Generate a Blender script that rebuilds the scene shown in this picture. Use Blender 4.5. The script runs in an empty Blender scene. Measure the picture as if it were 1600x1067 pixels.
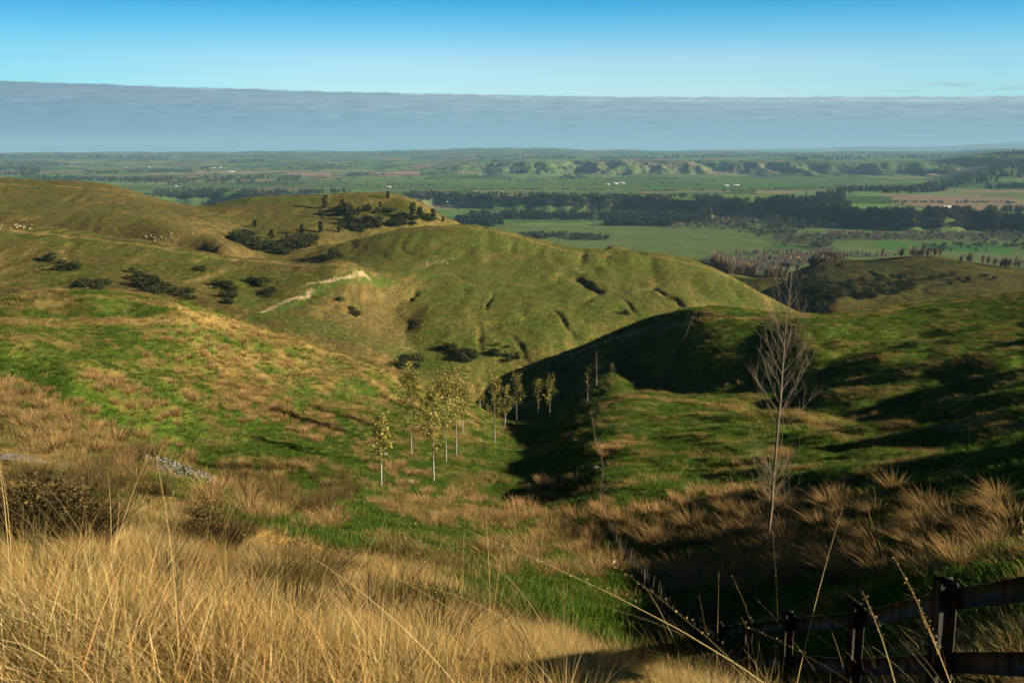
import bpy, math, random
import numpy as np
from mathutils import Vector
R = math.radians
sc = bpy.context.scene
COL = sc.collection

# ------------------------------------------------------------------ camera
F = 1555.6                       # focal length in photo pixels (35 mm on 36 mm wide)
PITCH = math.atan((533.5 - 238.0) / F)
cd = bpy.data.cameras.new("camera"); cam = bpy.data.objects.new("camera", cd); COL.objects.link(cam)
cam.location = (0, 0, 0); cam.rotation_euler = (R(90) - PITCH, 0, 0)
cd.lens = 35.0; cd.sensor_width = 36.0; cd.clip_start = 0.05; cd.clip_end = 200000.0
cd.dof.use_dof = True; cd.dof.focus_distance = 60.0; cd.dof.aperture_fstop = 11.0
sc.camera = cam

# ------------------------------------------------------------------ light
SUN_AZ = R(104.0)                # clockwise from the view direction: from the right, a little behind
SUN_EL = R(17.5)
sd = bpy.data.lights.new("sun", 'SUN'); so = bpy.data.objects.new("sun", sd); COL.objects.link(so)
sd.energy = 5.0; sd.angle = R(0.5); sd.color = (1.0, 0.84, 0.60)
sdir = Vector((math.sin(SUN_AZ) * math.cos(SUN_EL), math.cos(SUN_AZ) * math.cos(SUN_EL), math.sin(SUN_EL)))
so.rotation_euler = sdir.to_track_quat('Z', 'Y').to_euler()

w = bpy.data.worlds.new("World"); sc.world = w; w.use_nodes = True
nt = w.node_tree; N = nt.nodes; L = nt.links; N.clear()
def nd(t, **k):
    n = N.new(t)
    for a, b in k.items(): setattr(n, a, b)
    return n
out = nd('ShaderNodeOutputWorld'); bg = nd('ShaderNodeBackground'); sky = nd('ShaderNodeTexSky')
sky.sky_type = 'NISHITA'; sky.sun_disc = False; sky.sun_elevation = SUN_EL; sky.sun_rotation = SUN_AZ
sky.altitude = 300; sky.air_density = 1.0; sky.dust_density = 0.2; sky.ozone_density = 4.0
bg.inputs[1].default_value = 0.070
SKYGAIN = (1.0, 1.05, 1.25)
mul = nd('ShaderNodeMix', data_type='RGBA', blend_type='MULTIPLY'); mul.inputs[0].default_value = 1
L.new(sky.outputs[0], mul.inputs[6]); mul.inputs[7].default_value = (*SKYGAIN, 1)
tc = nd('ShaderNodeTexCoord'); sx = nd('ShaderNodeSeparateXYZ'); L.new(tc.outputs['Generated'], sx.inputs[0])
def m(op, a, b=None, c=None):
    n = nd('ShaderNodeMath', operation=op)
    for i, v in enumerate((a, b, c)):
        if v is None: continue
        if isinstance(v, (int, float)): n.inputs[i].default_value = v
        else: L.new(v, n.inputs[i])
    return n.outputs[0]
def noise(scale, vec, detail=4, rough=.5):
    n = nd('ShaderNodeTexNoise'); n.inputs['Scale'].default_value = scale; n.inputs['Detail'].default_value = detail
    n.inputs['Roughness'].default_value = rough; L.new(vec, n.inputs['Vector']); return n.outputs[0]
# the distant stratus deck: flat topped, sinking a little towards the right
az = m('ARCTAN2', sx.outputs[0], sx.outputs[1]); el = m('ARCSINE', sx.outputs[2])
cmb = nd('ShaderNodeCombineXYZ'); L.new(m('MULTIPLY', az, 6.0), cmb.inputs[0]); L.new(m('MULTIPLY', el, 60.0), cmb.inputs[1])
n1 = noise(5.0, cmb.outputs[0], 8, .68)
cmb2 = nd('ShaderNodeCombineXYZ'); L.new(m('MULTIPLY', az, 3.0), cmb2.inputs[0])
n2 = noise(1.6, cmb2.outputs[0], 3, .5)
cmb3 = nd('ShaderNodeCombineXYZ'); L.new(m('MULTIPLY', az, 60.0), cmb3.inputs[0])
n3 = noise(1.0, cmb3.outputs[0], 3, .6)
top = m('MINIMUM', m('MAXIMUM', m('ADD', m('MULTIPLY', az, -.0155), .0548), .0487), .0610)
top = m('ADD', top, m('MULTIPLY', m('SUBTRACT', n2, .5), .005))
top = m('ADD', top, m('MULTIPLY', m('SUBTRACT', n3, .5), .0042))
mr = nd('ShaderNodeMapRange', interpolation_type='SMOOTHSTEP'); L.new(m('SUBTRACT', top, el), mr.inputs[0])
mr.inputs[1].default_value = -.0006; mr.inputs[2].default_value = .0012
# deck brightness: paler lip at the top towards the right, blue-grey below
ramp = nd('ShaderNodeValToRGB'); L.new(m('ADD', m('MULTIPLY', m('SUBTRACT', el, m('SUBTRACT', top, .052)), 14.8), m('MULTIPLY', m('SUBTRACT', n1, .5), .75)), ramp.inputs[0])
cr = ramp.color_ramp
cr.elements[0].position = 0.0; cr.elements[0].color = (.215, .36, .47, 1)
cr.elements[1].position = .86; cr.elements[1].color = (.36, .43, .48, 1)
e_ = cr.elements.new(.45); e_.color = (.225, .355, .455, 1)
e_ = cr.elements.new(.66); e_.color = (.30, .385, .46, 1)
e_ = cr.elements.new(.76); e_.color = (.25, .345, .43, 1)
cl = nd('ShaderNodeMix', data_type='RGBA', blend_type='MULTIPLY'); cl.inputs[0].default_value = 1
L.new(ramp.outputs[0], cl.inputs[6])
CLOUDK = 6.9
cl.inputs[7].default_value = (CLOUDK * .99, CLOUDK * 1.04, CLOUDK * 1.03, 1)
tex = m('ADD', 1.0, m('MULTIPLY', m('SUBTRACT', n1, .5), m('MULTIPLY', m('MINIMUM', m('MAXIMUM', m('MULTIPLY', el, 28.0), .25), 1.0), 1.35)))
lipd = m('DIVIDE', m('SUBTRACT', m('SUBTRACT', top, el), .0030), .0022)
lip = m('MULTIPLY', m('EXPONENT', m('MULTIPLY', m('MULTIPLY', lipd, lipd), -1.0)), m('MULTIPLY', m('MINIMUM', m('MAXIMUM', m('MULTIPLY', m('ADD', az, .25), 1.6), .12), 1.0), m('MULTIPLY', n1, .95)))
tcm = nd('ShaderNodeCombineXYZ'); L.new(m('ADD', tex, m('MULTIPLY', lip, 1.15)), tcm.inputs[0]); L.new(m('ADD', tex, lip), tcm.inputs[1]); L.new(m('ADD', tex, m('MULTIPLY', lip, .75)), tcm.inputs[2])
# a few thin dark wisps above the deck on the right
wv = nd('ShaderNodeCombineXYZ'); L.new(m('MULTIPLY', az, 26.0), wv.inputs[0]); L.new(m('MULTIPLY', el, 420.0), wv.inputs[1])
wn = noise(.55, wv.outputs[0], 5, .6)
wb = m('MULTIPLY', m('MAXIMUM', 0.0, m('SUBTRACT', 1.0, m('MULTIPLY', m('ABSOLUTE', m('SUBTRACT', el, .0575)), 190.0))), m('MAXIMUM', 0.0, m('MULTIPLY', m('SUBTRACT', az, .22), 6.0)))
wm = m('MULTIPLY', m('MAXIMUM', m('MINIMUM', wb, 1.0), 0.0), m('MULTIPLY', m('MAXIMUM', m('SUBTRACT', wn, .52), 0.0), 6.0))
mask = m('MAXIMUM', mr.outputs[0], m('MINIMUM', wm, .8))
# pale cyan just above the deck, darkened overhead to cut the fill light, dimmer to both sides
zr = nd('ShaderNodeValToRGB'); L.new(m('MULTIPLY', el, 1 / .6), zr.inputs[0]); ce = zr.color_ramp.elements
ce[0].position = .10; ce[0].color = (1.22, 1.30, 1.08, 1); ce[1].position = 1.0; ce[1].color = (.035, .06, .08, 1)
for p_, c_ in ((.145, (1.15, 1.24, 1.03)), (.185, (.62, 1.08, 1.0)), (.228, (.15, .85, .90)), (.36, (.05, .22, .30))):
    e_ = ce.new(p_); e_.color = (*c_, 1)
def azg(lo, hi, colr):
    r_ = nd('ShaderNodeMapRange', interpolation_type='SMOOTHSTEP'); L.new(az, r_.inputs[0]); r_.inputs[1].default_value = lo; r_.inputs[2].default_value = hi
    x = nd('ShaderNodeMix', data_type='RGBA'); L.new(r_.outputs[0], x.inputs[0]); x.inputs[6].default_value = (1, 1, 1, 1); x.inputs[7].default_value = (*colr, 1); return x.outputs[2]
def mul2(a_, b_):
    x = nd('ShaderNodeMix', data_type='RGBA', blend_type='MULTIPLY'); x.inputs[0].default_value = 1; L.new(a_, x.inputs[6]); L.new(b_, x.inputs[7]); return x
m2 = mul2(mul2(mul2(mul.outputs[2], zr.outputs[0]).outputs[2], azg(-.05, -.55, (.45, .72, .78))).outputs[2], azg(.15, .6, (.62, .85, .92)))
cl = mul2(cl.outputs[2], tcm.outputs[0]); cl = mul2(cl.outputs[2], azg(.0, -.55, (.68, .78, .82)))
mx = nd('ShaderNodeMix', data_type='RGBA'); L.new(mask, mx.inputs[0]); L.new(m2.outputs[2], mx.inputs[6]); L.new(cl.outputs[2], mx.inputs[7])
L.new(mx.outputs[2], bg.inputs[0]); L.new(bg.outputs[0], out.inputs[0])

vs = sc.view_settings; vs.view_transform = 'Standard'; vs.look = 'None'; vs.gamma = 1; vs.use_curve_mapping = False; vs.exposure = 1.12
sc.render.engine = 'CYCLES'
cy = sc.cycles; cy.use_denoising = True; cy.denoiser = 'OPENIMAGEDENOISE'; cy.denoising_input_passes = 'RGB_ALBEDO_NORMAL'
cy.max_bounces = 4; cy.diffuse_bounces = 2; cy.glossy_bounces = 1; cy.transmission_bounces = 2; cy.transparent_max_bounces = 4
cy.volume_bounces = 0; cy.use_adaptive_sampling = True; cy.adaptive_threshold = 0.02

# ------------------------------------------------------------------ helpers
def tag(o, label=None, cat=None, group=None, kind=None):
    if label: o['label'] = label
    if cat: o['category'] = cat
    if group: o['group'] = group
    if kind: o['kind'] = kind
    return o
def mesh(name, V, Fq, mat=None, col=None, smooth=False, attrs=None, mi=None):
    """mesh from arrays; Fq an (n,3) or (n,4) array or a list of such arrays"""
    V = np.asarray(V, np.float32).reshape(-1, 3)
    Fs = Fq if isinstance(Fq, list) else [Fq]
    Fs = [np.asarray(f, np.int32) for f in Fs if len(f)]
    me = bpy.data.meshes.new(name); me.vertices.add(len(V)); me.vertices.foreach_set('co', V.ravel())
    li = np.concatenate([f.ravel() for f in Fs]); tot = np.concatenate([np.full(len(f), f.shape[1], np.int32) for f in Fs])
    me.loops.add(len(li)); me.loops.foreach_set('vertex_index', li)
    me.polygons.add(len(tot)); st = np.concatenate([[0], np.cumsum(tot)[:-1]]).astype(np.int32)
    me.polygons.foreach_set('loop_start', st)
    if smooth: me.polygons.foreach_set('use_smooth', np.ones(len(tot), bool))
    if col is not None:
        c = np.ones((len(V), 4), np.float32); c[:, :3] = col
        a = me.color_attributes.new('Col', 'FLOAT_COLOR', 'POINT'); a.data.foreach_set('color', c.ravel())
    for k, v in (attrs or {}).items():
        a = me.attributes.new(k, 'FLOAT', 'POINT'); a.data.foreach_set('value', np.asarray(v, np.float32))
    for x in (mat if isinstance(mat, (list, tuple)) else [mat]):
        if x: me.materials.append(x)
    if mi is not None: me.polygons.foreach_set('material_index', np.asarray(mi, np.int32))
    me.update(calc_edges=True); me.validate()
    return me
def obj(name, me, parent=None, loc=None, rz=0.0, s=1.0):
    o = bpy.data.objects.new(name, me); COL.objects.link(o)
    if parent: o.parent = parent
    if loc is not None: o.location = loc
    o.rotation_euler = (0, 0, rz)
    if s != 1.0: o.scale = (s, s, s) if isinstance(s, (int, float)) else s
    return o
def empty(name, loc, rz=0.0, s=1.0):
    return obj(name, None, None, loc, rz, s)

# 2-d gradient noise on arrays
def _h(ix, iy, seed):
    with np.errstate(over='ignore'):
        h = ix.astype(np.uint32) * np.uint32(374761393) + iy.astype(np.uint32) * np.uint32(668265263) + np.uint32((seed * 2246822519 + 12345) & 0xffffffff)
        h = (h ^ (h >> np.uint32(13))) * np.uint32(1274126177)
        h = h ^ (h >> np.uint32(16))
    return h
_gt = np.arange(1024) * (2 * math.pi / 1024); _GC = (1.5 * np.cos(_gt)).astype(np.float32); _GS = (1.5 * np.sin(_gt)).astype(np.float32)
def perlin(x, y, seed=0):
    x = np.asarray(x, np.float64); y = np.asarray(y, np.float64)
    x0 = np.floor(x); y0 = np.floor(y); fx = (x - x0).astype(np.float32); fy = (y - y0).astype(np.float32)
    ix = x0.astype(np.int64).astype(np.uint32); iy = y0.astype(np.int64).astype(np.uint32)
    u = fx * fx * fx * (fx * (fx * 6 - 15) + 10); v = fy * fy * fy * (fy * (fy * 6 - 15) + 10)
    p = np.uint32(374761393); q = np.uint32(668265263); k = np.uint32((seed * 2246822519 + 12345) & 0xffffffff)
    with np.errstate(over='ignore'):
        hx = ix * p + k; hy = iy * q
        def g(h, gx, gy):
            h = (h ^ (h >> np.uint32(13))) * np.uint32(1274126177); h = (h >> np.uint32(17)) & np.uint32(1023)
            return _GC[h] * gx + _GS[h] * gy
        a = g(hx + hy, fx, fy); b = g(hx + p + hy, fx - 1, fy); c = g(hx + hy + q, fx, fy - 1); d = g(hx + p + hy + q, fx - 1, fy - 1)
    a += (b - a) * u; c += (d - c) * u; a += (c - a) * v
    return a
def fbm(x, y, oct=4, seed=0, gain=.5):
    s = 0; a = 1.0; f = 1.0
    for k in range(oct):
        s = s + a * perlin(x * f + 17.3 * k, y * f - 9.1 * k, seed + k); a *= gain; f *= 2.03
    return s
def sstep(a, b, x):
    t = np.clip((x - a) / (b - a), 0, 1); return t * t * (3 - 2 * t)
def hash01(i, j, seed=0):
    return _h(np.asarray(i).astype(np.int64) & 0xffffffff, np.asarray(j).astype(np.int64) & 0xffffffff, seed).astype(np.float64) / 4294967296.0

def ray(px, py):
    x = (px - 800.0) / F; v = (533.5 - py) / F
    X = x; Y = math.cos(PITCH) + v * math.sin(PITCH); Z = -math.sin(PITCH) + v * math.cos(PITCH)
    h = math.hypot(X, Y); return math.atan2(X, Y), Z / h
# ------------------------------------------------------------------ terrain
CP = []                                     # (azimuth, ln distance, slope z/d)
def P(px, py, d):
    a, e = ray(px, py); CP.append((a, math.log(d), e))
def Q(px, d, z):
    a, _ = ray(px, 500); CP.append((a, math.log(d), z / d))
def A(deg, d, z): CP.append((R(deg), math.log(d), z / d))
# own hillside and the gully in front of it
for deg in (-85, -60, -35, -18, 0, 18, 35, 60, 90, 118):
    A(deg, .5, -1.62)
for px in (0, 400, 800, 1200, 1600): Q(px, 1.2, -1.66 - .02 * px / 800)
for px, rows in {
    0: [(1067, 3.0), (1000, 4.6), (900, 9), (830, 15), (780, 23), (730, 35), (660, 48), (600, 60), (560, 84), (515, 93)],
    250: [(1067, 3.0), (980, 6), (900, 11), (830, 19), (780, 28), (740, 41), (712, 49), (650, 81), (560, 96), (520, 104)],
    500: [(1067, 3.1), (1000, 6), (920, 13), (860, 23), (810, 35), (770, 55), (720, 76), (650, 97), (600, 112), (565, 122)],
    800: [(1067, 3.3), (1000, 8), (950, 16), (900, 27), (850, 40), (800, 58), (750, 84), (700, 112), (676, 138)],
    1050: [(1040, 18.5), (1000, 23), (940, 31), (880, 40), (800, 54), (740, 75), (690, 100), (640, 135)],
    1300: [(1000, 18.5), (975, 21.5), (950, 24.5), (900, 30), (830, 40), (770, 55), (710, 84), (656, 121)],
    1600: [(1040, 11), (1000, 13.5), (950, 16.5), (900, 20), (850, 27), (800, 34), (740, 46), (700, 62), (650, 90), (610, 118)]}.items():
    for py, d in rows: P(px, py, d)
for px, d, z in [(1050, 4, -2.3), (1050, 8, -4.5), (1050, 13, -7.2), (1130, 18.2, -10.2), (1300, 7, -4.2), (1300, 10.7, -6.25), (1300, 14, -7.9), (1600, 4.5, -2.6), (1600, 6.5, -3.9), (1600, 8.3, -4.9), (1472, 8.3, -4.93)]: Q(px, d, z)
P(120, 650, 51); P(120, 600, 80); P(120, 540, 93); P(350, 600, 97); P(350, 545, 110)
for px, d, z in [(-250, 74, -19), (0, 74, -19.5), (120, 67, -20.6), (250, 63, -21)]: Q(px, d, z)
for px, py, d in [(935, 782, 62), (940, 745, 73), (930, 700, 92), (922, 668, 115), (860, 790, 72.5), (860, 740, 91), (850, 700, 114), (855, 674, 136), (880, 840, 52)]: P(px, py, d)
# left hill A, its crest and the drop behind it
for px, py, d in [(-250, 505, 100), (0, 495, 100), (30, 482, 107), (60, 466, 113), (100, 459, 116), (140, 457, 117), (200, 458, 118), (250, 467, 118), (300, 486, 118), (350, 500, 120), (400, 512, 124), (100, 498, 103), (200, 497, 106), (280, 496, 110), (100, 488, 109), (200, 486, 112), (480, 535, 131), (560, 562, 140), (640, 592, 150), (700, 622, 160), (765, 662, 173)]: P(px, py, d)
for px, d, z in [(-250, 150, -36), (0, 150, -36), (0, 220, -58), (200, 155, -36), (200, 215, -62), (400, 165, -44), (400, 225, -70), (560, 180, -56), (560, 232, -78), (680, 228, -78)]: Q(px, d, z)
# valley floor and shaded face F, crest F
P(800, 662, 158); P(870, 657, 168); P(860, 608, 200); P(925, 645, 152); P(900, 590, 203); P(820, 625, 205); P(960, 590, 185)
for px, py, d in [(765, 603, 246), (800, 582, 240), (860, 560, 230), (930, 537, 219), (1000, 515, 210), (1085, 497, 203), (1170, 493, 204), (1250, 491, 210), (1290, 493, 216), (1400, 478, 226), (1500, 466, 234), (1600, 455, 240), (1850, 440, 245)]: P(px, py, d)
for px, d, z in [(765, 300, -84), (860, 295, -82), (1000, 310, -82), (1150, 320, -85), (1300, 330, -88), (1450, 345, -88), (1600, 350, -82), (1850, 350, -80)]: Q(px, d, z)
# fence knoll G
for px, py, d in [(880, 664, 135), (925, 638, 140), (960, 620, 144), (1000, 613, 147), (1040, 618, 148), (1100, 624, 147), (1180, 634, 146)]: P(px, py, d)
for px, py, d in [(960, 612, 168), (1030, 606, 172), (1090, 606, 170)]: Q(px, d, d * ray(px, py + 14)[1])
P(1000, 560, 198); P(1050, 560, 192); P(1120, 560, 184); P(1060, 592, 183); P(1000, 590, 190); P(1200, 575, 178); P(1200, 612, 165); P(1300, 600, 165); P(1300, 628, 150); P(1450, 664, 112); P(1450, 634, 142); P(1450, 570, 162); Q(1200, 150, ray(1200, 656)[1] * 150); Q(1300, 136, ray(1300, 671)[1] * 136); Q(1450, 126, ray(1450, 680)[1] * 126); P(1600, 664, 88); P(1450, 510, 200); P(1350, 530, 185); P(1600, 530, 178); P(1600, 490, 210); P(1250, 530, 184)
P(1450, 740, 58); P(1450, 830, 34); P(1450, 900, 25); P(1180, 740, 72)
# right of frame: unseen ground, added and height-tuned to shade the gully
for deg in (38, 48, 60, 75, 95):
    for d, z in ((12, -5), (30, -9.2), (45, -11.0), (62, -13.2), (90, -21), (130, -27), (220, -30), (350, -70)): A(deg, d, z + (deg - 38) * .03)
A(32, 60, -14); A(32, 100, -22)
for deg in (-45, -65, -85):
    A(deg, 6, -2.6); A(deg, 20, -6); A(deg, 60, -12); A(deg, 150, -22); A(deg, 260, -50); A(deg, 550, -38); A(deg, 1100, -35)
# ridge B (left middle)
for px, py, d in [(-250, 345, 560), (0, 355, 545), (80, 362, 540), (150, 370, 530), (260, 385, 510), (350, 400, 480), (430, 404, 470), (500, 410, 460), (570, 428, 430)]: P(px, py, d)
for px, py, d in [(0, 410, 440), (0, 450, 380), (150, 410, 435), (150, 455, 370), (300, 440, 400), (300, 482, 345), (420, 460, 390), (420, 500, 335), (500, 440, 405), (480, 470, 375), (500, 520, 330), (600, 560, 320)]: P(px, py, d)
for px, d, z in [(-250, 640, -62), (0, 640, -62), (150, 625, -66), (300, 590, -75), (420, 580, -80)]: Q(px, d, z)
# hills C (far left)
for px, py, d in [(-250, 285, 1150), (0, 283, 1150), (80, 286, 1130), (170, 293, 1120), (250, 312, 1080), (300, 322, 1030)]: P(px, py, d)
for px, py, d in [(0, 325, 900), (0, 344, 720), (100, 330, 850), (150, 350, 690), (240, 335, 800), (260, 372, 640), (330, 345, 830), (340, 392, 600)]: P(px, py, d)
P(160, 320, 900); P(215, 322, 890)
# hill D with the scattered conifers
for px, py, d in [(320, 323, 1000), (360, 312, 1010), (400, 307, 1010), (470, 305, 1000), (540, 302, 990), (600, 300, 980), (650, 313, 960), (690, 338, 930), (722, 354, 900)]: P(px, py, d)
for px, py, d in [(380, 350, 850), (360, 385, 740), (430, 395, 700), (430, 345, 860), (500, 370, 790), (500, 335, 880), (580, 345, 850), (650, 345, 860), (600, 330, 900), (470, 398, 690)]: P(px, py, d)
for px, d, z in [(-250, 1500, -170), (0, 1500, -170), (170, 1450, -175), (300, 1380, -180), (400, 1400, -185), (550, 1400, -190), (680, 1300, -190), (740, 1250, -190)]: Q(px, d, z)
# central hill E
for px, py, d in [(450, 397, 640), (500, 386, 650), (560, 371, 670), (620, 359, 680), (680, 353, 680), (740, 353, 680), (800, 365, 665), (850, 378, 655), (900, 391, 645), (950, 395, 640), (1000, 396, 635), (1050, 402, 620), (1100, 415, 600), (1150, 434, 575), (1200, 462, 545), (1260, 497, 510)]: P(px, py, d)
for px, py, d in [(520, 410, 580), (560, 395, 610), (640, 390, 600), (720, 400, 580), (800, 410, 565), (640, 430, 500), (720, 440, 490), (800, 450, 480), (900, 425, 540), (1000, 430, 540), (1100, 450, 520), (1180, 480, 500), (880, 470, 450), (1000, 480, 445), (1080, 480, 455),
                  (600, 480, 425), (600, 530, 370), (680, 500, 405), (680, 560, 355), (760, 500, 410), (760, 570, 350), (850, 510, 400), (850, 550, 365), (950, 510, 410), (700, 585, 330), (620, 575, 325), (1200, 492, 490)]: P(px, py, d)
for px, d, z in [(560, 780, -75), (640, 800, -80), (720, 820, -100), (800, 860, -130), (900, 860, -150), (1000, 850, -155), (1100, 800, -150), (1200, 720, -135), (1260, 640, -125), (1350, 600, -130), (1450, 600, -130), (1600, 600, -130)]: Q(px, d, z)
for px, d, z in [(800, 1200, -200), (900, 1100, -205), (1000, 1500, -215), (1150, 1300, -210)]: Q(px, d, z)
# hummocks behind E, hills I on the right
for px, py, d in [(940, 397, 1050), (1000, 398, 1060), (1060, 400, 1060), (1100, 408, 1040)]: P(px, py, d)
for px, py, d in [(1235, 428, 1020), (1290, 408, 1080), (1350, 406, 1060), (1400, 402, 1050), (1460, 401, 1050), (1520, 411, 1030), (1580, 420, 1010), (1640, 424, 1000), (1850, 425, 1000)]: P(px, py, d)
for px, py, d in [(1290, 445, 860), (1290, 480, 700), (1350, 435, 880), (1420, 438, 840), (1440, 448, 790), (1560, 446, 800), (1500, 420, 900), (1600, 436, 860), (1350, 465, 720)]: P(px, py, d)
for px, d, z in [(1200, 1250, -200), (1300, 1350, -205), (1450, 1350, -205), (1600, 1300, -200), (1850, 1300, -200), (1500, 680, -105)]: Q(px, d, z)
for deg in (-85, -55, -30, -15, 0, 15, 30, 60, 90, 118):
    A(deg, 2000, -330); A(deg, 3500, -700)
for deg in (38, 60, 90, 118): A(deg, 900, -90); A(deg, 550, -100)
CP = np.array(CP)
KA = 2.2
def _tps():
    pts = np.stack([CP[:, 0] * KA, CP[:, 1]], 1); n = len(pts)
    d2 = ((pts[:, None] - pts[None]) ** 2).sum(-1)
    K = .5 * d2 * np.log(d2 + 1e-9)
    M = np.zeros((n + 3, n + 3)); M[:n, :n] = K - np.eye(n) * 2e-4 * 0 + np.eye(n) * 4e-5; M[:n, n] = 1; M[:n, n + 1:] = pts; M[n:, :n] = M[:n, n:].T
    y = np.zeros(n + 3); y[:n] = CP[:, 2]
    return pts, np.linalg.solve(M, y)
_pts, _w = _tps()
AZ0, AZ1, U0, U1 = R(-85), R(120), math.log(.5), math.log(3400)
GA = np.linspace(AZ0, AZ1, 420); GU = np.linspace(U0, U1, 420)
_G = np.zeros((420, 420))
for i, u in enumerate(GU):
    q = np.stack([GA * KA, np.full(420, u)], 1)
    d2 = ((q[:, None] - _pts[None]) ** 2).sum(-1)
    _G[i] = (.5 * d2 * np.log(d2 + 1e-9)) @ _w[:-3] + _w[-3] + q @ _w[-2:]
def _cubic(G, fi, fj):
    i0 = np.clip(np.floor(fi).astype(int), 1, G.shape[0] - 3); j0 = np.clip(np.floor(fj).astype(int), 1, G.shape[1] - 3)
    a = fi - i0; b = fj - j0
    def wt(t): return (-.5*t+t*t-.5*t**3, 1-2.5*t*t+1.5*t**3, .5*t+2*t*t-1.5*t**3, -.5*t*t+.5*t**3)
    wa, wb = wt(a), wt(b); s = 0
    for p in range(4):
        for q in range(4): s = s + wa[p] * wb[q] * G[i0 - 1 + p, j0 - 1 + q]
    return s
PXS = [-800, -100, 300, 700, 1000, 1200, 1350, 1500, 1900, 2600]
S1 = [5200, 5000, 4500, 4050, 3900, 3500, 3250, 3120, 3050, 3000]
def plain_z(X, Y):
    d = np.hypot(X, Y); px = 800 + F * 1.02 * np.clip(X / np.maximum(Y, d * .2), -1.5, 1.5)
    s1 = np.interp(px, PXS, S1) + fbm(X / 420, Y / 900, 4, 5) * 150
    z = -222 + fbm(X / 900, Y / 900, 3, 7) * 2.0
    z = z + 50 * sstep(-60, 45, d - s1)
    mid = sstep(620, 800, px)
    s2 = 8300 + fbm(X / 500, Y / 1500, 5, 9, .62) * 800
    z = z + (95 * sstep(-500, 1100, d - s2)) * mid + (1 - mid) * 75 * sstep(5500, 14000, d)
    z = z + fbm(X / 260, Y / 700, 4, 21, .6) * 3.5 * np.exp(-((d - s2 - 100) / 900) ** 2) * mid
    z = z + fbm(X / 700, Y / 1800, 4, 31) * 12 * sstep(5000, 9000, d)
    z = z + 80 * sstep(1440, 1580, px) * sstep(4800, 7500, d)
    # far hills
    hh = np.interp(px, [-800, 0, 250, 420, 640, 740, 820, 900, 1000, 1300, 1700], [60, 62, 80, 90, 112, 165, 150, 110, 95, 70, 60])
    z = z + (hh * sstep(13000, 22000, d) + fbm(X / 1500, Y / 3500, 5, 41, .6) * 34 * sstep(12000, 20000, d)) * (1 - .3 * sstep(30000, 50000, d))
    far = np.interp(px, [-800, 1000, 1150, 1280, 1400, 1600, 2600], [0, 0, 130, 190, 220, 330, 330])
    z = z + (far + fbm(X / 3500, Y / 5000, 4, 51) * .35 * far) * sstep(36000, 47000, d)
    return z
def base_z(X, Y):
    X = np.asarray(X, float); Y = np.asarray(Y, float)
    d = np.hypot(X, Y) + 1e-6; az = np.arctan2(X, Y); u = np.log(d)
    fi = (np.clip(u, U0, U1) - U0) / (U1 - U0) * 419; fj = (np.clip(az, AZ0, AZ1) - AZ0) / (AZ1 - AZ0) * 419
    zh = _cubic(_G, fi, fj) * np.maximum(d, .5)
    zp = plain_z(X, Y)
    k = 8.0; hi = np.maximum(zh, zp) ; diff = np.abs(zh - zp)
    m_ = hi + np.maximum(k - diff, 0) ** 2 / (4 * k)
    f = sstep(300, 700, d)
    return np.where(d > 3200, zp, zh * (1 - f) + m_ * f), sstep(-4, 10, zp - zh) * f
def relief(X, Y):
    """bumps, spurs and gullies in metres, in world space"""
    d = np.hypot(X, Y); az = np.arctan2(X, Y)
    hill = sstep(220, 420, d) * (1 - sstep(1100, 1500, d))
    r = fbm(X / 1.3, Y / 1.3, 3, 3) * .07 * (1 - sstep(60, 200, d))
    r = r + fbm(X / 5.5, Y / 4.0, 3, 13) * .28 * sstep(4, 25, d) * (1 - sstep(260, 500, d))
    rs = sstep(R(3), R(14), az) * sstep(35, 75, d) * (1 - .85 * sstep(168, 205, d)) * (1 - sstep(240, 300, d))
    q = fbm(X / 19 + .4 * Y / 19, Y / 10, 3, 23)
    r = r + rs * (1.30 * (np.abs(q) ** .8 * np.sign(q)))
    a_ = fbm(X / 60, Y / 95, 4, 33, .55)
    r = r + hill * (.75 * a_)
    g = 1 - np.abs(perlin(X / 34 + .6 * fbm(X / 60, Y / 60, 2, 8), Y / 120, 43)) * 2.2
    r = r - hill * 1.3 * np.maximum(g - .45, 0)
    r = r + hill * fbm(X / 14, Y / 20, 3, 63) * .28
    r = r + hill * .16 * fbm(X / 5, Y / 7, 2, 73)
    r = r + hill * .40 * perlin(X / 8 + .5 * perlin(X / 30, Y / 40, 81), Y / 60, 82) * sstep(-.5, .3, perlin(X / 90, Y / 90, 84))
    lh = sstep(75, 110, d) * (1 - sstep(R(-4), R(4), az)) * (1 - sstep(220, 300, d))
    r = r + lh * .5 * fbm(X / 16, Y / 16, 3, 53)
    return r
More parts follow.
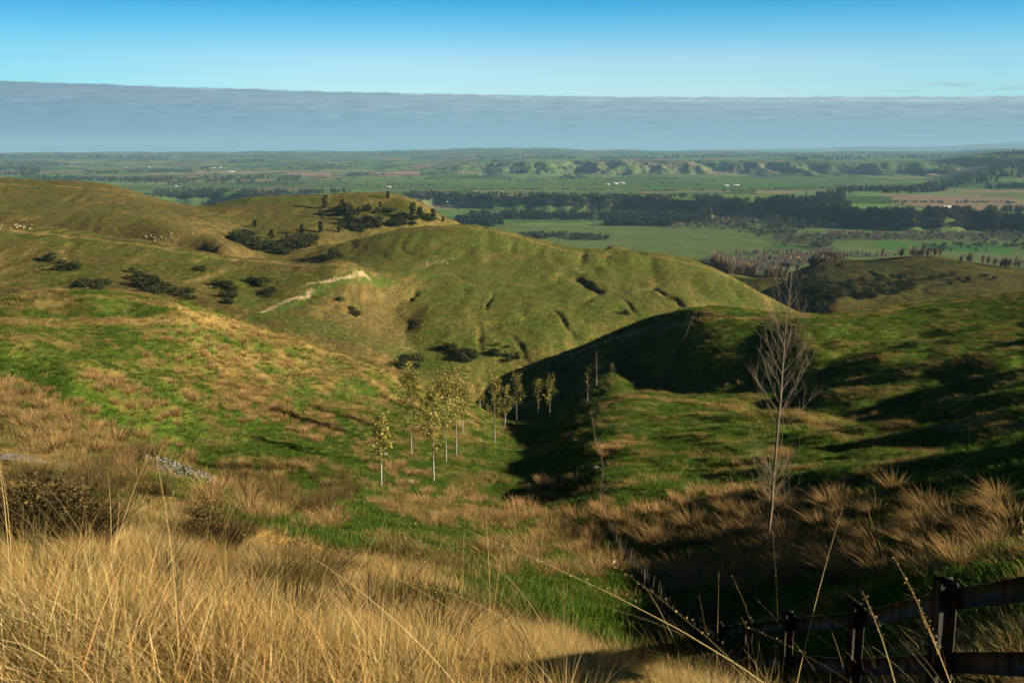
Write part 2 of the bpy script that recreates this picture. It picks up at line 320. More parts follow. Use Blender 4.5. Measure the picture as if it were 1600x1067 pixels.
# local slips and cuttings: (px, py, d, length m, width m, depth m, heading deg)
FEAT = []
def terr(X, Y):
    z, pl = base_z(X, Y); r = relief(X, Y)
    z = z + r * (1 - pl)
    for (fx, fy, ln, wd, dp, hd) in FEAT:
        c, s = math.cos(hd), math.sin(hd); a = (X - fx) * c + (Y - fy) * s; b = -(X - fx) * s + (Y - fy) * c
        a = a + 0; b = b + wd * .35 * np.sin(a / max(ln, 1) * 5)
        z = z - dp * np.exp(-(a / ln) ** 4 - (b / wd) ** 2)
    return z
def ground(x, y): return float(terr(np.array([x]), np.array([y]))[0])
_DS = np.exp(np.linspace(math.log(2.0), math.log(58000), 3000))
def hits(px, py):
    """visible terrain point under each photo pixel -> X, Y, Z, d"""
    px = np.atleast_1d(px).astype(float); py = np.atleast_1d(py).astype(float); O = np.full((len(px), 4), np.nan)
    for i in range(len(px)):
        a, e = ray(px[i], py[i]); E, a = _prof(a)
        k = np.argmax(E >= e)
        if E[k] < e: continue
        k = max(k, 1); t = (e - E[k-1]) / (E[k] - E[k-1] + 1e-12); t = min(max(t, 0), 1); d = _DS[k-1] + t * (_DS[k] - _DS[k-1])
        O[i] = (d * math.sin(a), d * math.cos(a), 0, d)
    ok = ~np.isnan(O[:, 0]); O[ok, 2] = terr(O[ok, 0], O[ok, 1])
    return O
_pc = {}
def _prof(a):
    k = round(a * 2500); a = k / 2500
    if k not in _pc: _pc[k] = terr(_DS * math.sin(a), _DS * math.cos(a)) / _DS
    return _pc[k], a
def at(px, py):
    o = hits([px], [py])[0]; return None if np.isnan(o[0]) else o

def feat(px, py, ln, wd, dp, deg):
    o = at(px, py)
    if o is not None: FEAT.append((o[0], o[1], ln, wd, dp, R(deg)))
_fl = [(918, 445, 24, 2.3, 2.6, -82), (1036, 458, 20, 1.5, 1.3, -86), (1060, 470, 16, 1.4, 1.2, -84), (765, 470, 20, .9, .6, -95), (750, 525, 20, 1.3, .6, -88), (645, 462, 10, 1.6, 1.2, -95), (815, 545, 18, 1.3, .7, -80), (985, 478, 18, 1.1, .9, -85), (880, 500, 22, 1.2, .9, -82), (560, 470, 20, 1.2, .9, -75),
       (170, 318, 16, 4, 3, 10), (1545, 600, 8, 2.2, 1.5, 80), (1490, 520, 14, 2.0, 1.2, -12), (1400, 540, 10, 2.5, 1.3, -20), (1290, 700, 6, 1.6, .8, 12), (1390, 690, 7, 1.8, .8, -8)]
for f_ in _fl: feat(*f_)
_pc.clear()
# azimuth columns and distance rows of the ground sheet
azs = np.concatenate([np.linspace(AZ0, R(-30), 90, endpoint=False), np.linspace(R(-30), R(31), 680, endpoint=False), np.linspace(R(31), AZ1, 160)])
us = np.concatenate([np.arange(math.log(.5), math.log(15), .012), np.arange(math.log(15), math.log(1500), .005), np.arange(math.log(1500), math.log(60000), .0085)])
na, nu = len(azs), len(us)
AA, UU = np.meshgrid(azs, us); TD = np.exp(UU); TX = TD * np.sin(AA); TY = TD * np.cos(AA)
TX = TX.ravel(); TY = TY.ravel(); TZ = terr(TX, TY); TD = TD.ravel(); TA = AA.ravel()
_, PLN = base_z(TX, TY)
Zg = TZ.reshape(nu, na); Xg = TX.reshape(nu, na); Yg = TY.reshape(nu, na)
def _nrm():
    dU = np.stack([np.gradient(Xg, axis=0), np.gradient(Yg, axis=0), np.gradient(Zg, axis=0)], -1)
    dA = np.stack([np.gradient(Xg, axis=1), np.gradient(Yg, axis=1), np.gradient(Zg, axis=1)], -1)
    n = np.cross(dA, dU); n /= np.linalg.norm(n, axis=-1, keepdims=True) + 1e-12
    return (n * np.sign(n[..., 2:3])).reshape(-1, 3)
NR = _nrm(); SLOPE = 1 - NR[:, 2]
def blur(G, r, ax):
    c = np.cumsum(np.pad(G, [(r + 1, r) if a == ax else (0, 0) for a in range(2)], mode='edge'), axis=ax)
    n = G.shape[ax]
    return (np.take(c, range(2 * r + 1, 2 * r + 1 + n), axis=ax) - np.take(c, range(0, n), axis=ax)) / (2 * r + 1)
Rl = Zg / np.exp(UU)
CONV = (Rl - blur(blur(Rl, 7, 0), 9, 1)).ravel() * 100          # + on crests, - in hollows (per cent of distance)

def mixc(a, b, t): return a + (b - a) * t[:, None]
GREEN = np.array((.056, .114, .012)); GREEN2 = np.array((.092, .145, .018)); OLIVE = np.array((.150, .150, .030))
DRY = np.array((.33, .235, .080)); BROWN = np.array((.185, .130, .048)); GOLD = np.array((.42, .27, .085)); SOIL = np.array((.42, .33, .20)); EARTH = np.array((.10, .065, .035))
pxv = 800 + F * 1.02 * np.tan(np.clip(TA, -1.2, 1.2))
def n_(s, sy=None, o=4, seed=0, g=.55): return fbm(TX / s, TY / (sy or s), o, seed, g)
c = np.tile(GREEN2, (len(TX), 1))
near = 1 - sstep(250, 330, TD)
c = mixc(c, GREEN[None], sstep(-.3, .4, n_(26, 18, 4, 101)) * near)
# drier hills beyond the near valley
t = sstep(.015, .12, SLOPE) * .75 + n_(60, 60, 4, 103) * .55 + n_(9, 14, 3, 104) * .25
hillw = sstep(250, 330, TD)
c = mixc(c, OLIVE[None], hillw * .75)
c = mixc(c, BROWN[None] * 1.25, np.clip(t * (1.15 - .45 * sstep(R(-9), R(-5), TA)) + .1 - .12 * sstep(R(-9), R(-5), TA) + .35 * sstep(R(-8), R(-14), TA), 0, 1) * hillw)
c = mixc(c, DRY[None] * .85, np.clip(n_(22, 40, 4, 105) * 1.3 - .1, 0, .65) * hillw * sstep(.01, .06, SLOPE))
c = mixc(c, GREEN2[None], np.clip(n_(45, 35, 4, 106) * 1.7 - .25 + .55 * sstep(R(-9), R(-5), TA) + (.45 - SLOPE * 8), 0, .8) * hillw * (1 - sstep(700, 760, TD) * .35))
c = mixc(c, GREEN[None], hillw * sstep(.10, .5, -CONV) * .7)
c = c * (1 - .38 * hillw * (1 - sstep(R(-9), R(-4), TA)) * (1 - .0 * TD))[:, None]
sk = fbm(TX / 3.2 + .35 * fbm(TX / 25, TY / 25, 2, 171), TY / 26, 4, 172, .62); stp = sstep(.012, .05, SLOPE) * hillw
c = mixc(c, BROWN[None] * .6, np.clip(sk * 1.5, 0, .55) * stp); c = mixc(c, DRY[None] * .95, np.clip(-sk * 1.5, 0, .5) * stp)
c = c * (1 - .74 * sstep(R(13), R(16), TA) * sstep(480, 620, TD) * (1 - .55 * np.clip(n_(30, 30, 3, 173) + .3, 0, 1)))[:, None]  # right-hand far hills: shade put into the ground colour along with scrub tone
# near slopes: dry patches on steep ground and crests
lefth = (1 - sstep(R(-3), R(2), TA)) * near
c = mixc(c, OLIVE[None], lefth * np.clip(.25 + n_(14, 10, 4, 107), 0, 1) * sstep(70, 100, TD))
c = mixc(c, DRY[None] * .9, lefth * sstep(70, 95, TD) * np.clip(n_(3.4, 4.5, 4, 108, .62) * 1.8 - .22 + .4 * n_(18, 18, 2, 112) + .62 * np.exp(-((pxv - 440) / 170) ** 2) * sstep(84, 100, TD), 0, .9))
right = sstep(R(2), R(6), TA) * near * sstep(40, 80, TD)
c = mixc(c, OLIVE[None] * .8, right * np.clip(n_(8, 3.4, 4, 109, .6) * 1.2, 0, .7))
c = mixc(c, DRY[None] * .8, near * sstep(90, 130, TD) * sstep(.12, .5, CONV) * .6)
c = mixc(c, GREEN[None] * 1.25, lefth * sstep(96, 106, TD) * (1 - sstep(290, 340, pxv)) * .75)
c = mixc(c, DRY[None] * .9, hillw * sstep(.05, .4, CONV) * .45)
# own hillside: long dry grass
_bx = [-900, 0, 250, 480, 700, 850, 960, 1060, 1140, 1300, 1600, 2400]; _bd = [60, 38, 31, 23, 16, 13.5, 13, 13, 13, 13, 12, 11]
DB = np.interp(pxv, _bx, _bd) * (1 + .42 * n_(5, 5, 4, 110))
dryw = 1 - sstep(.78, 1.2, TD / DB)
c = mixc(c, GOLD[None] * .62, dryw)
gp = at(30, 650)
lt = np.exp(-(((TX - at(70, 660)[0]) / 12) ** 2 + ((TY - at(70, 660)[1]) / 11) ** 2) ** 2)
c = mixc(c, BROWN[None] * 1.2, lt * np.clip(.75 + n_(3, 3, 3, 111), 0, 1))
# tracks, cut banks, pale crests and painted-in shade of hollows: polylines in photo pixels, laid on the ground
def line_d(pts):
    o = hits([p[0] for p in pts], [p[1] for p in pts]); o = o[~np.isnan(o[:, 0])]
    best = np.full(len(TX), 1e9); lo = o[:, 3].min() * .75; hi = o[:, 3].max() * 1.3
    k = np.where((TD > lo) & (TD < hi))[0]; b = np.full(len(k), 1e9)
    for i in range(len(o) - 1):
        p, q = o[i, :2], o[i + 1, :2]; v = q - p; l2 = (v ** 2).sum() + 1e-9
        t = np.clip(((TX[k] - p[0]) * v[0] + (TY[k] - p[1]) * v[1]) / l2, 0, 1)
        b = np.minimum(b, np.hypot(TX[k] - p[0] - t * v[0], TY[k] - p[1] - t * v[1]))
    best[k] = b; return best
def stripe(pts, wd, colr, amt=1.0, jit=.35):
    global c
    dd = line_d(pts); k = np.where(dd < wd * 2.2)[0]; ww = wd * (1 + jit * fbm(TX[k] / (wd * 2.2), TY[k] / (wd * 2.2), 3, 120))
    c[k] = mixc(c[k], np.array(colr)[None], (1 - sstep(.6, 1.1, dd[k] / ww)) * amt)
GT = GREEN * 1.15
stripe([(410, 508), (470, 505), (540, 520), (600, 540), (650, 565)], 15, GREEN * .85, .7, .5)
stripe([(560, 520), (600, 500), (640, 480)], 10, BROWN * .7, .6, .5)
stripe([(0, 470), (50, 455), (120, 450), (220, 452), (300, 474), (400, 500)], 10, BROWN * .40, .8, .4)  # behind the left crest: gully growth tone plus painted shade of the far side
stripe([(330, 400), (360, 420), (380, 450), (390, 480)], 5, GREEN, .5, .5)
stripe([(0, 359), (80, 366), (150, 374), (260, 389), (350, 404), (430, 409), (500, 415), (570, 433)], 2.6, DRY * 1.05, .75, .5)
stripe([(0, 348), (100, 356), (200, 366), (300, 386), (350, 396)], 14, BROWN * .42, .75, .4)  # hollow behind the middle ridge: its shade is put into the ground colour
stripe([(0, 287), (80, 290), (170, 297), (250, 315), (300, 325)], 4, DRY * .95, .7, .5)
stripe([(130, 330), (180, 326), (240, 332), (300, 338)], 7, BROWN * .45, .65, .5)  # dip by the far left hills, shade painted as darker ground
stripe([(0, 322), (60, 324), (120, 326), (160, 323)], 3, GT, .6, .5)
stripe([(400, 310), (470, 308), (540, 305), (600, 303), (650, 316), (690, 341)], 3.5, DRY, .6, .5)
stripe([(310, 325), (360, 315), (420, 311), (480, 313)], 16, GREEN * 1.1, .7, .4)
stripe([(450, 400), (500, 389), (560, 374), (620, 362), (680, 356), (740, 356), (800, 368), (900, 394), (1000, 399), (1100, 418), (1150, 438), (1200, 466), (1250, 496)], 2.4, DRY * 1.05, .7, .5)
stripe([(600, 372), (700, 372), (800, 384), (900, 405), (1000, 412)], 13, GREEN2 * 1.3, .55, .6)
stripe([(395, 503), (430, 486), (465, 470), (492, 460), (500, 449), (530, 440), (575, 433), (612, 436)], 3.6, GT, .9)
stripe([(408, 488), (432, 477), (452, 468), (480, 464), (488, 452)], 1.15, SOIL * 1.3, .95, .8)
stripe([(480, 444), (500, 441), (540, 434), (575, 432)], 1.1, SOIL * 1.3, .9, .9)
stripe([(612, 437), (700, 448), (780, 458), (850, 468), (920, 478), (1000, 485), (1075, 495)], 2.0, GT, .7)
stripe([(560, 437), (480, 408), (420, 380)], 1.5, DRY, .4)
stripe([(1152, 437), (1158, 455), (1153, 470), (1156, 490)], 2.0, GT, .9)
stripe([(125, 372), (240, 388), (330, 402)], 2.5, GT, .6)
stripe([(560, 372), (500, 380), (470, 390)], 2.0, DRY, .5)
stripe([(300, 340), (340, 356), (365, 372)], 2.0, DRY, .7)
stripe([(0, 365), (60, 372), (130, 385), (230, 398), (330, 408)], 5, GT, .35)
stripe([(0, 500), (100, 500), (200, 499), (270, 497), (330, 499)], 1.4, DRY, .95)
stripe([(0, 590), (80, 612), (150, 650), (220, 690), (330, 735), (420, 770)], 2.6, GREEN * .95, .9, .5)
stripe([(560, 770), (700, 770), (760, 745), (820, 700), (850, 680)], 4, GREEN * 1.2, .6, .4)
stripe([(940, 637), (1000, 619), (1040, 623), (1080, 627), (1150, 634), (1260, 648), (1400, 662), (1600, 664)], 2.0, DRY, .95, .5)  # knoll crest: sunlit edge painted in with the dry grass colour
stripe([(1085, 500), (1200, 497), (1300, 496), (1450, 474), (1600, 459)], 1.3, DRY, .9, .5)
stripe([(800, 585), (860, 563), (930, 540), (1000, 518), (1085, 500)], 1.4, DRY, .95, .5)
stripe([(250, 474), (300, 491), (350, 504), (400, 516), (480, 539), (560, 566), (640, 597), (700, 627), (758, 662)], 1.8, DRY * 1.1, .95, .4)
stripe([(20, 492), (60, 471), (130, 462), (200, 463), (250, 474)], .8, DRY, .5, .6)
stripe([(607, 590), (640, 562)], 1.2, DRY, .8)
stripe([(1290, 510), (1400, 540), (1500, 560), (1600, 575)], 2.2, GT, .7)
for (x_, y_, rr, cc_) in ((908, 425, 2.5, SOIL), (903, 421, 2.2, SOIL), (655, 450, 4, DRY), (745, 461, 2, SOIL), (320, 440, 3, DRY), (690, 408, 3, SOIL), (684, 412, 3, SOIL), (380, 575, 5, DRY), (345, 560, 4, DRY), (195, 333, 5, SOIL), (640, 545, 5, DRY)):
    o_ = at(x_, y_)
    if o_ is not None:
        r2 = ((TX - o_[0]) ** 2 + (TY - o_[1]) ** 2) / rr ** 2; k = np.where(r2 < 7)[0]
        c[k] = mixc(c[k], np.array(cc_)[None], np.exp(-r2[k]) * np.clip(.6 + fbm(TX[k] / 2.5, TY[k] / 2.5, 3, 130), 0, 1) * .85)
for f_ in FEAT:
    cth, sth = math.cos(f_[5]), math.sin(f_[5]); a_ = (TX - f_[0]) * cth + (TY - f_[1]) * sth; b_ = -(TX - f_[0]) * sth + (TY - f_[1]) * cth
    if f_[4] > 2: c = mixc(c, EARTH[None], np.exp(-(a_ / f_[2]) ** 4 - (b_ / (f_[3] * .9)) ** 2) * .85)
# ---- the plain: a patchwork of paddocks
th = R(16); fu = TX * math.cos(th) + TY * math.sin(th); fv = -TX * math.sin(th) + TY * math.cos(th)
fu = fu + fbm(TX / 900, TY / 900, 2, 140) * 120; fv = fv + fbm(TX / 1200, TY / 1200, 2, 141) * 160
row = np.floor(fv / 620); uo = fu + hash01(row, row * 0, 150) * 3000; wd_ = 330 + 520 * hash01(row, row * 0, 151)
cl_ = np.floor(uo / wd_); sub = np.floor((fv / 620 - row) * (1 + np.floor(hash01(cl_, row, 152) * 2.99)))
hh_ = hash01(cl_ * 7 + sub, row, 153); h2_ = hash01(cl_ * 7 + sub, row, 154)
pal = np.array([(.055, .115, .022), (.075, .145, .028), (.10, .17, .04), (.065, .12, .03), (.12, .15, .05), (.085, .16, .03), (.05, .10, .025), (.17, .15, .075), (.20, .155, .09), (.09, .15, .035)])
pc_ = pal[np.minimum((hh_ * 10).astype(int), 9)] * (1.2 + .5 * h2_)[:, None]
pc_ = pc_ * (1 + .12 * fbm(TX / 60, TY / 160, 3, 155))[:, None]
rim = np.minimum(np.abs(uo / wd_ - np.round(uo / wd_)) * wd_, np.abs(fv / 620 - np.round(fv / 620)) * 620)
pc_ = mixc(pc_, np.array((.03, .05, .02))[None], (rim < 14) * .8 * (hash01(row, cl_, 156) > .25))
pc_ = mixc(pc_, np.array((.035, .055, .028))[None], sstep(.18, .5, fbm(TX / 520, TY / 1500, 5, 157, .6)) * sstep(4200, 6500, TD) * .8)
pc_ = mixc(pc_, np.array((.04, .062, .03))[None], (np.abs(fbm(TX / 340, TY / 1100, 3, 165)) < .035) * .75 * sstep(3600, 4000, TD))
steep = sstep(.0015, .012, SLOPE) * sstep(2600, 3000, TD)
pc_ = mixc(pc_, np.array((.060, .090, .036))[None], steep * (.50 + .35 * np.clip(fbm(TX / 90, TY / 90, 3, 158), -1, 1)))
pc_ = mixc(pc_, np.array((.035, .055, .03))[None], sstep(11000, 16000, TD) * .35)
def field(x0, x1, y0, y1, colr, amt=1.0):
    """a paddock given by the far and near pixel rows it spans on the flat"""
    global pc_
    d0 = at((x0 + x1) / 2, y1); d1 = at((x0 + x1) / 2, y0)
    if d0 is None or d1 is None: return
    w_ = sstep(x0 - 4, x0 + 4, pxv) * (1 - sstep(x1 - 4, x1 + 4, pxv)) * sstep(d0[3] * .99, d0[3] * 1.01, TD) * (1 - sstep(d1[3] * .99, d1[3] * 1.01, TD))
    k = np.where(w_ > 0)[0]; pc_[k] = mixc(pc_[k], np.array(colr)[None] * (1 + .10 * fbm(TX[k] / 40, TY[k] / 130, 3, 159))[:, None], w_[k] * amt)
nearf = sstep(R(-3), R(0), TA) * (1 - sstep(3050, 3150, TD)) * sstep(1500, 1700, TD)
pc_ = mixc(pc_, (np.array((.115, .165, .045))[None] * (1 + .16 * fbm(TX / 45, TY / 150, 4, 160) + .15 * sstep(-.2, .5, fbm(TX / 240, TY / 120, 3, 161)))[:, None]), nearf)
field(1385, 1600, 305, 315, (.25, .19, .13)); field(1540, 1640, 303, 309, (.13, .17, .05)); field(960, 1380, 276, 297, (.07, .15, .03), .7)
field(1230, 1400, 306, 318, (.05, .12, .03)); field(575, 655, 269, 272, (.36, .24, .15)); field(445, 515, 270, 275, (.34, .23, .15)); field(880, 1000, 316, 322, (.26, .21, .12))
field(870, 1100, 280, 292, (.065, .14, .03), .6); field(560, 1000, 286, 298, (.09, .17, .04), .6); field(180, 400, 289, 297, (.08, .15, .04), .8)
field(740, 860, 318, 332, (.07, .16, .035)); field(1380, 1600, 380, 394, (.065, .17, .03)); field(1200, 1320, 384, 392, (.06, .15, .03))
field(1160, 1300, 346, 352, (.07, .14, .04), .8); field(1540, 1640, 284, 291, (.06, .15, .04), .9)
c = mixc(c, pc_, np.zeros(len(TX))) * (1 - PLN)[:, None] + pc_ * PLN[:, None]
MOT = (1 - PLN) * (1 - .4 * dryw); FARM = hillw * (1 - PLN) * .62
i0 = np.arange(nu - 1)[:, None] * na + np.arange(na - 1)[None]
quads = np.stack([i0, i0 + 1, i0 + na + 1, i0 + na], -1)
ksplit = int(np.argmax(us > math.log(1480)))
TP = np.stack([TX, TY, TZ], -1)

# ------------------------------------------------------------------ materials
class MT:
    def __init__(s, name, rough=.9, spec=.15):
        s.m = bpy.data.materials.new(name); s.m.use_nodes = True; s.t = s.m.node_tree; s.t.nodes.clear()
        s.out = s.n('ShaderNodeOutputMaterial'); s.b = s.n('ShaderNodeBsdfPrincipled'); s.b.inputs['Roughness'].default_value = rough
        s.b.inputs['Specular IOR Level'].default_value = spec; s.l(s.b.outputs[0], s.out.inputs[0])
    def n(s, t, **k):
        x = s.t.nodes.new(t)
        for a, b in k.items(): setattr(x, a, b)
        return x
    def l(s, a, b): s.t.links.new(a, b)
    def attr(s, nm, vec=False):
        x = s.n('ShaderNodeAttribute'); x.attribute_name = nm; return x.outputs['Color' if vec else 'Fac']
    def math(s, op, a, b=None):
        x = s.n('ShaderNodeMath', operation=op)
        for i, v in enumerate((a, b)):
            if v is None: continue
            if isinstance(v, (int, float)): x.inputs[i].default_value = v
            else: s.l(v, x.inputs[i])
        return x.outputs[0]
    def noise(s, sc_, vec=None, det=4, rough=.55):
        x = s.n('ShaderNodeTexNoise'); x.inputs['Scale'].default_value = sc_; x.inputs['Detail'].default_value = det; x.inputs['Roughness'].default_value = rough
        if vec is not None: s.l(vec, x.inputs['Vector'])
        return x.outputs[0]
    def ramp(s, v, a, b):
        x = s.n('ShaderNodeMapRange'); s.l(v, x.inputs[0]); x.inputs[1].default_value = a; x.inputs[2].default_value = b; return x.outputs[0]
    def mix(s, f, a, b, bt='MIX'):
        x = s.n('ShaderNodeMix', data_type='RGBA', blend_type=bt)
        for i, v in ((0, f), (6, a), (7, b)):
            if isinstance(v, (int, float)): x.inputs[i].default_value = v
            elif isinstance(v, tuple): x.inputs[i].default_value = (*v, 1)
            else: s.l(v, x.inputs[i])
        return x.outputs[2]
    def vary(s, colr, amt=.35):
        """per-object brightness variation"""
        r = s.n('ShaderNodeObjectInfo').outputs['Random']; k = s.ramp(r, 0, 1); x = s.math('ADD', s.math('MULTIPLY', k, amt), 1 - amt / 2)
        cc = s.n('ShaderNodeCombineXYZ')
        for i in range(3): s.l(x, cc.inputs[i])
        return s.mix(1.0, colr, cc.outputs[0], 'MULTIPLY')
    def bump(s, h, dist, strength=1.0):
        x = s.n('ShaderNodeBump'); x.inputs['Distance'].default_value = dist; x.inputs['Strength'].default_value = strength; s.l(h, x.inputs['Height']); s.l(x.outputs[0], s.b.inputs['Normal'])
def mat_ground():
    M = MT('grassland', .95, .05); pos = M.n('ShaderNodeNewGeometry').outputs['Position']
    c0 = M.attr('Col', True); mo = M.attr('mot')
    mp = M.n('ShaderNodeMapping'); M.l(pos, mp.inputs[0]); mp.inputs['Scale'].default_value = (1, .55, 1.6)
    a = M.noise(1.1, mp.outputs[0], 5, .65); b = M.noise(.23, mp.outputs[0], 5, .62); d_ = M.noise(5.0, mp.outputs[0], 4, .6)
    fd = M.math('MULTIPLY', M.math('MULTIPLY', M.ramp(a, .50, .68), .60), mo); fg = M.math('MULTIPLY', M.math('MULTIPLY', M.ramp(b, .48, .66), .55), mo)
    c1 = M.mix(fd, c0, (.25, .175, .060)); c1 = M.mix(fg, c1, (.055, .095, .014)); c1 = M.mix(M.math('MULTIPLY', M.math('MULTIPLY', M.ramp(d_, .56, .72), .5), mo), c1, (.03, .035, .010))
    e2 = M.noise(.55, mp.outputs[0], 6, .7); far_ = M.attr('farm')
    c1 = M.mix(M.math('MULTIPLY', M.ramp(e2, .54, .66), far_), c1, (.055, .048, .016)); c1 = M.mix(M.math('MULTIPLY', M.ramp(e2, .47, .36), far_), c1, (.30, .235, .085))
    M.l(c1, M.b.inputs['Base Color'])
    h = M.math('ADD', M.math('MULTIPLY', a, .9), M.math('MULTIPLY', d_, .35)); h = M.math('ADD', h, M.math('MULTIPLY', M.math('MULTIPLY', e2, far_), 3.2)); M.bump(h, .42, 1.0)
    return M.m
M_ground = mat_ground()
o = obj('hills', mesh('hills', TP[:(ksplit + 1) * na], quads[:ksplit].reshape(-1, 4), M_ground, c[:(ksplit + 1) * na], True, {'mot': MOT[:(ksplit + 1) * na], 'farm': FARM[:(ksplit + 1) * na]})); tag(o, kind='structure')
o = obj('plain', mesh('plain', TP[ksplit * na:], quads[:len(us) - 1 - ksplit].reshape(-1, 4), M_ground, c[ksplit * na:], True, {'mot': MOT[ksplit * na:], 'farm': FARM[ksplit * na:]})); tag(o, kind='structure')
# haze over the plain
def mat_haze():
    M = MT('haze'); M.t.nodes.remove(M.b); v = M.n('ShaderNodeVolumePrincipled'); v.inputs['Color'].default_value = (.36, .68, 1.0, 1); v.inputs['Density'].default_value = HAZE
    v.inputs['Anisotropy'].default_value = 0.0; M.l(v.outputs[0], M.out.inputs['Volume']); return M.m
HAZE = 3.2e-5
def box(x0, x1, y0, y1, z0, z1):
    V = [(x, y, z) for z in (z0, z1) for y in (y0, y1) for x in (x0, x1)]
    return V, [(0, 2, 3, 1), (4, 5, 7, 6), (0, 1, 5, 4), (2, 6, 7, 3), (0, 4, 6, 2), (1, 3, 7, 5)]
V_, F_ = box(-61000, 61000, -61000, 61000, min(TZ.min(), -900) - 1, max(TZ.max(), 20) + 60)
o = obj('haze', mesh('haze', V_, np.array(F_), mat_haze())); tag(o, 'thin blue haze lying over the distant farmland', kind='stuff')
# ------------------------------------------------------------------ finding ground points
_EG = (Rl); _RM = np.maximum.accumulate(_EG, axis=0)
def vis(px, py):
    """like hits(), on the finished grid: px, py arrays -> (n,3) points (nan where only sky)"""
    px = np.atleast_1d(np.asarray(px, float)); py = np.atleast_1d(np.asarray(py, float))
    x = (px - 800) / F; v = (533.5 - py) / F; Yy = math.cos(PITCH) + v * math.sin(PITCH); Z = -math.sin(PITCH) + v * math.cos(PITCH)
    a = np.arctan2(x, Yy); e = Z / np.hypot(x, Yy); o = np.full((len(px), 3), np.nan)
    ci = np.clip(np.searchsorted(azs, a), 1, na - 1)
    for i in range(len(px)):
        col = _RM[:, ci[i]]; k = int(np.searchsorted(col, e[i]))
        if k >= nu or k < 1: continue
        t = (e[i] - col[k - 1]) / (col[k] - col[k - 1] + 1e-12); d = math.exp(us[k - 1] + t * (us[k] - us[k - 1])); o[i, :2] = d * math.sin(a[i]), d * math.cos(a[i])
    ok = ~np.isnan(o[:, 0])
    if ok.any(): o[ok, 2] = gz(o[ok, 0], o[ok, 1])
    return o
def gz(X, Y):
    """height of the ground sheet (as meshed) under points"""
    X = np.atleast_1d(np.asarray(X, float)); Y = np.atleast_1d(np.asarray(Y, float)); a = np.arctan2(X, Y); u = np.log(np.hypot(X, Y) + 1e-9)
    j = np.clip(np.searchsorted(azs, a) - 1, 0, na - 2); i = np.clip(np.searchsorted(us, u) - 1, 0, nu - 2)
    fa = np.clip((a - azs[j]) / (azs[j + 1] - azs[j]), 0, 1); fu_ = np.clip((u - us[i]) / (us[i + 1] - us[i]), 0, 1)
    return (Zg[i, j] * (1 - fa) + Zg[i, j + 1] * fa) * (1 - fu_) + (Zg[i + 1, j] * (1 - fa) + Zg[i + 1, j + 1] * fa) * fu_
def g1(x, y): return float(gz([x], [y])[0])
def gat(px, d):
    a, _ = ray(px, 900); x, y = d * math.sin(a), d * math.cos(a); return np.array([x, y, g1(x, y)])
def v1(px, py):
    o = vis([px], [py])[0]; return None if np.isnan(o[0]) else o
def dist(o): return math.hypot(o[0], o[1])
def nearest_attr(X, Y, arr):
    a = np.arctan2(X, Y); u = np.log(np.hypot(X, Y)); j = np.clip(np.searchsorted(azs, a), 0, na - 1); i = np.clip(np.searchsorted(us, u), 0, nu - 1)
    return arr.reshape(nu, na)[i, j]
rng = np.random.default_rng(7)

# ------------------------------------------------------------------ plant materials
def mat_leaf(name, var=.35, trans=.25, rough=.8, spec=.1):
    M = MT(name, rough, spec); cc = M.vary(M.attr('Col', True), var); M.l(cc, M.b.inputs['Base Color'])
    if trans:
        t = M.n('ShaderNodeBsdfTranslucent'); M.l(cc, t.inputs[0]); x = M.n('ShaderNodeMixShader'); x.inputs[0].default_value = trans
        M.l(M.b.outputs[0], x.inputs[1]); M.l(t.outputs[0], x.inputs[2]); M.l(x.outputs[0], M.out.inputs[0])
    return M.m
M_grass = mat_leaf('dry_grass', .5, .30); M_green = mat_leaf('green_grass', .35, .25); M_tus = mat_leaf('tussock', .35, .28)
M_scrub = mat_leaf('scrub_leaf', .4, .08); M_pop = mat_leaf('autumn_leaf', .25, .3, .55, .25); M_twig = mat_leaf('twig', .25, 0, .9)
def mat_wood(name, a, b, sc_=8.0, rough=.9):
    M = MT(name, rough, .1); tc_ = M.n('ShaderNodeTexCoord').outputs['Object']; mp = M.n('ShaderNodeMapping'); M.l(tc_, mp.inputs[0]); mp.inputs['Scale'].default_value = (1, 1, .15)
    n = M.noise(sc_, mp.outputs[0], 5, .6); M.l(M.vary(M.mix(M.ramp(n, .35, .68), a, b), .3), M.b.inputs['Base Color']); M.bump(n, .01, .6); return M.m
M_post = mat_wood('weathered_wood', (.05, .043, .035), (.15, .125, .10), 14); M_rail = mat_wood('dark_rail_wood', (.016, .015, .014), (.085, .080, .072), 5)
M_bark = mat_wood('pale_bark', (.19, .15, .11), (.34, .275, .20), 6); M_guard = mat_wood('white_sleeve', (.26, .26, .25), (.42, .42, .40), 3); M_dbark = mat_wood('dark_bark', (.06, .045, .035), (.14, .10, .075), 6)
M_stone = mat_wood('gravel_stone', (.13, .125, .115), (.27, .26, .245), 3)

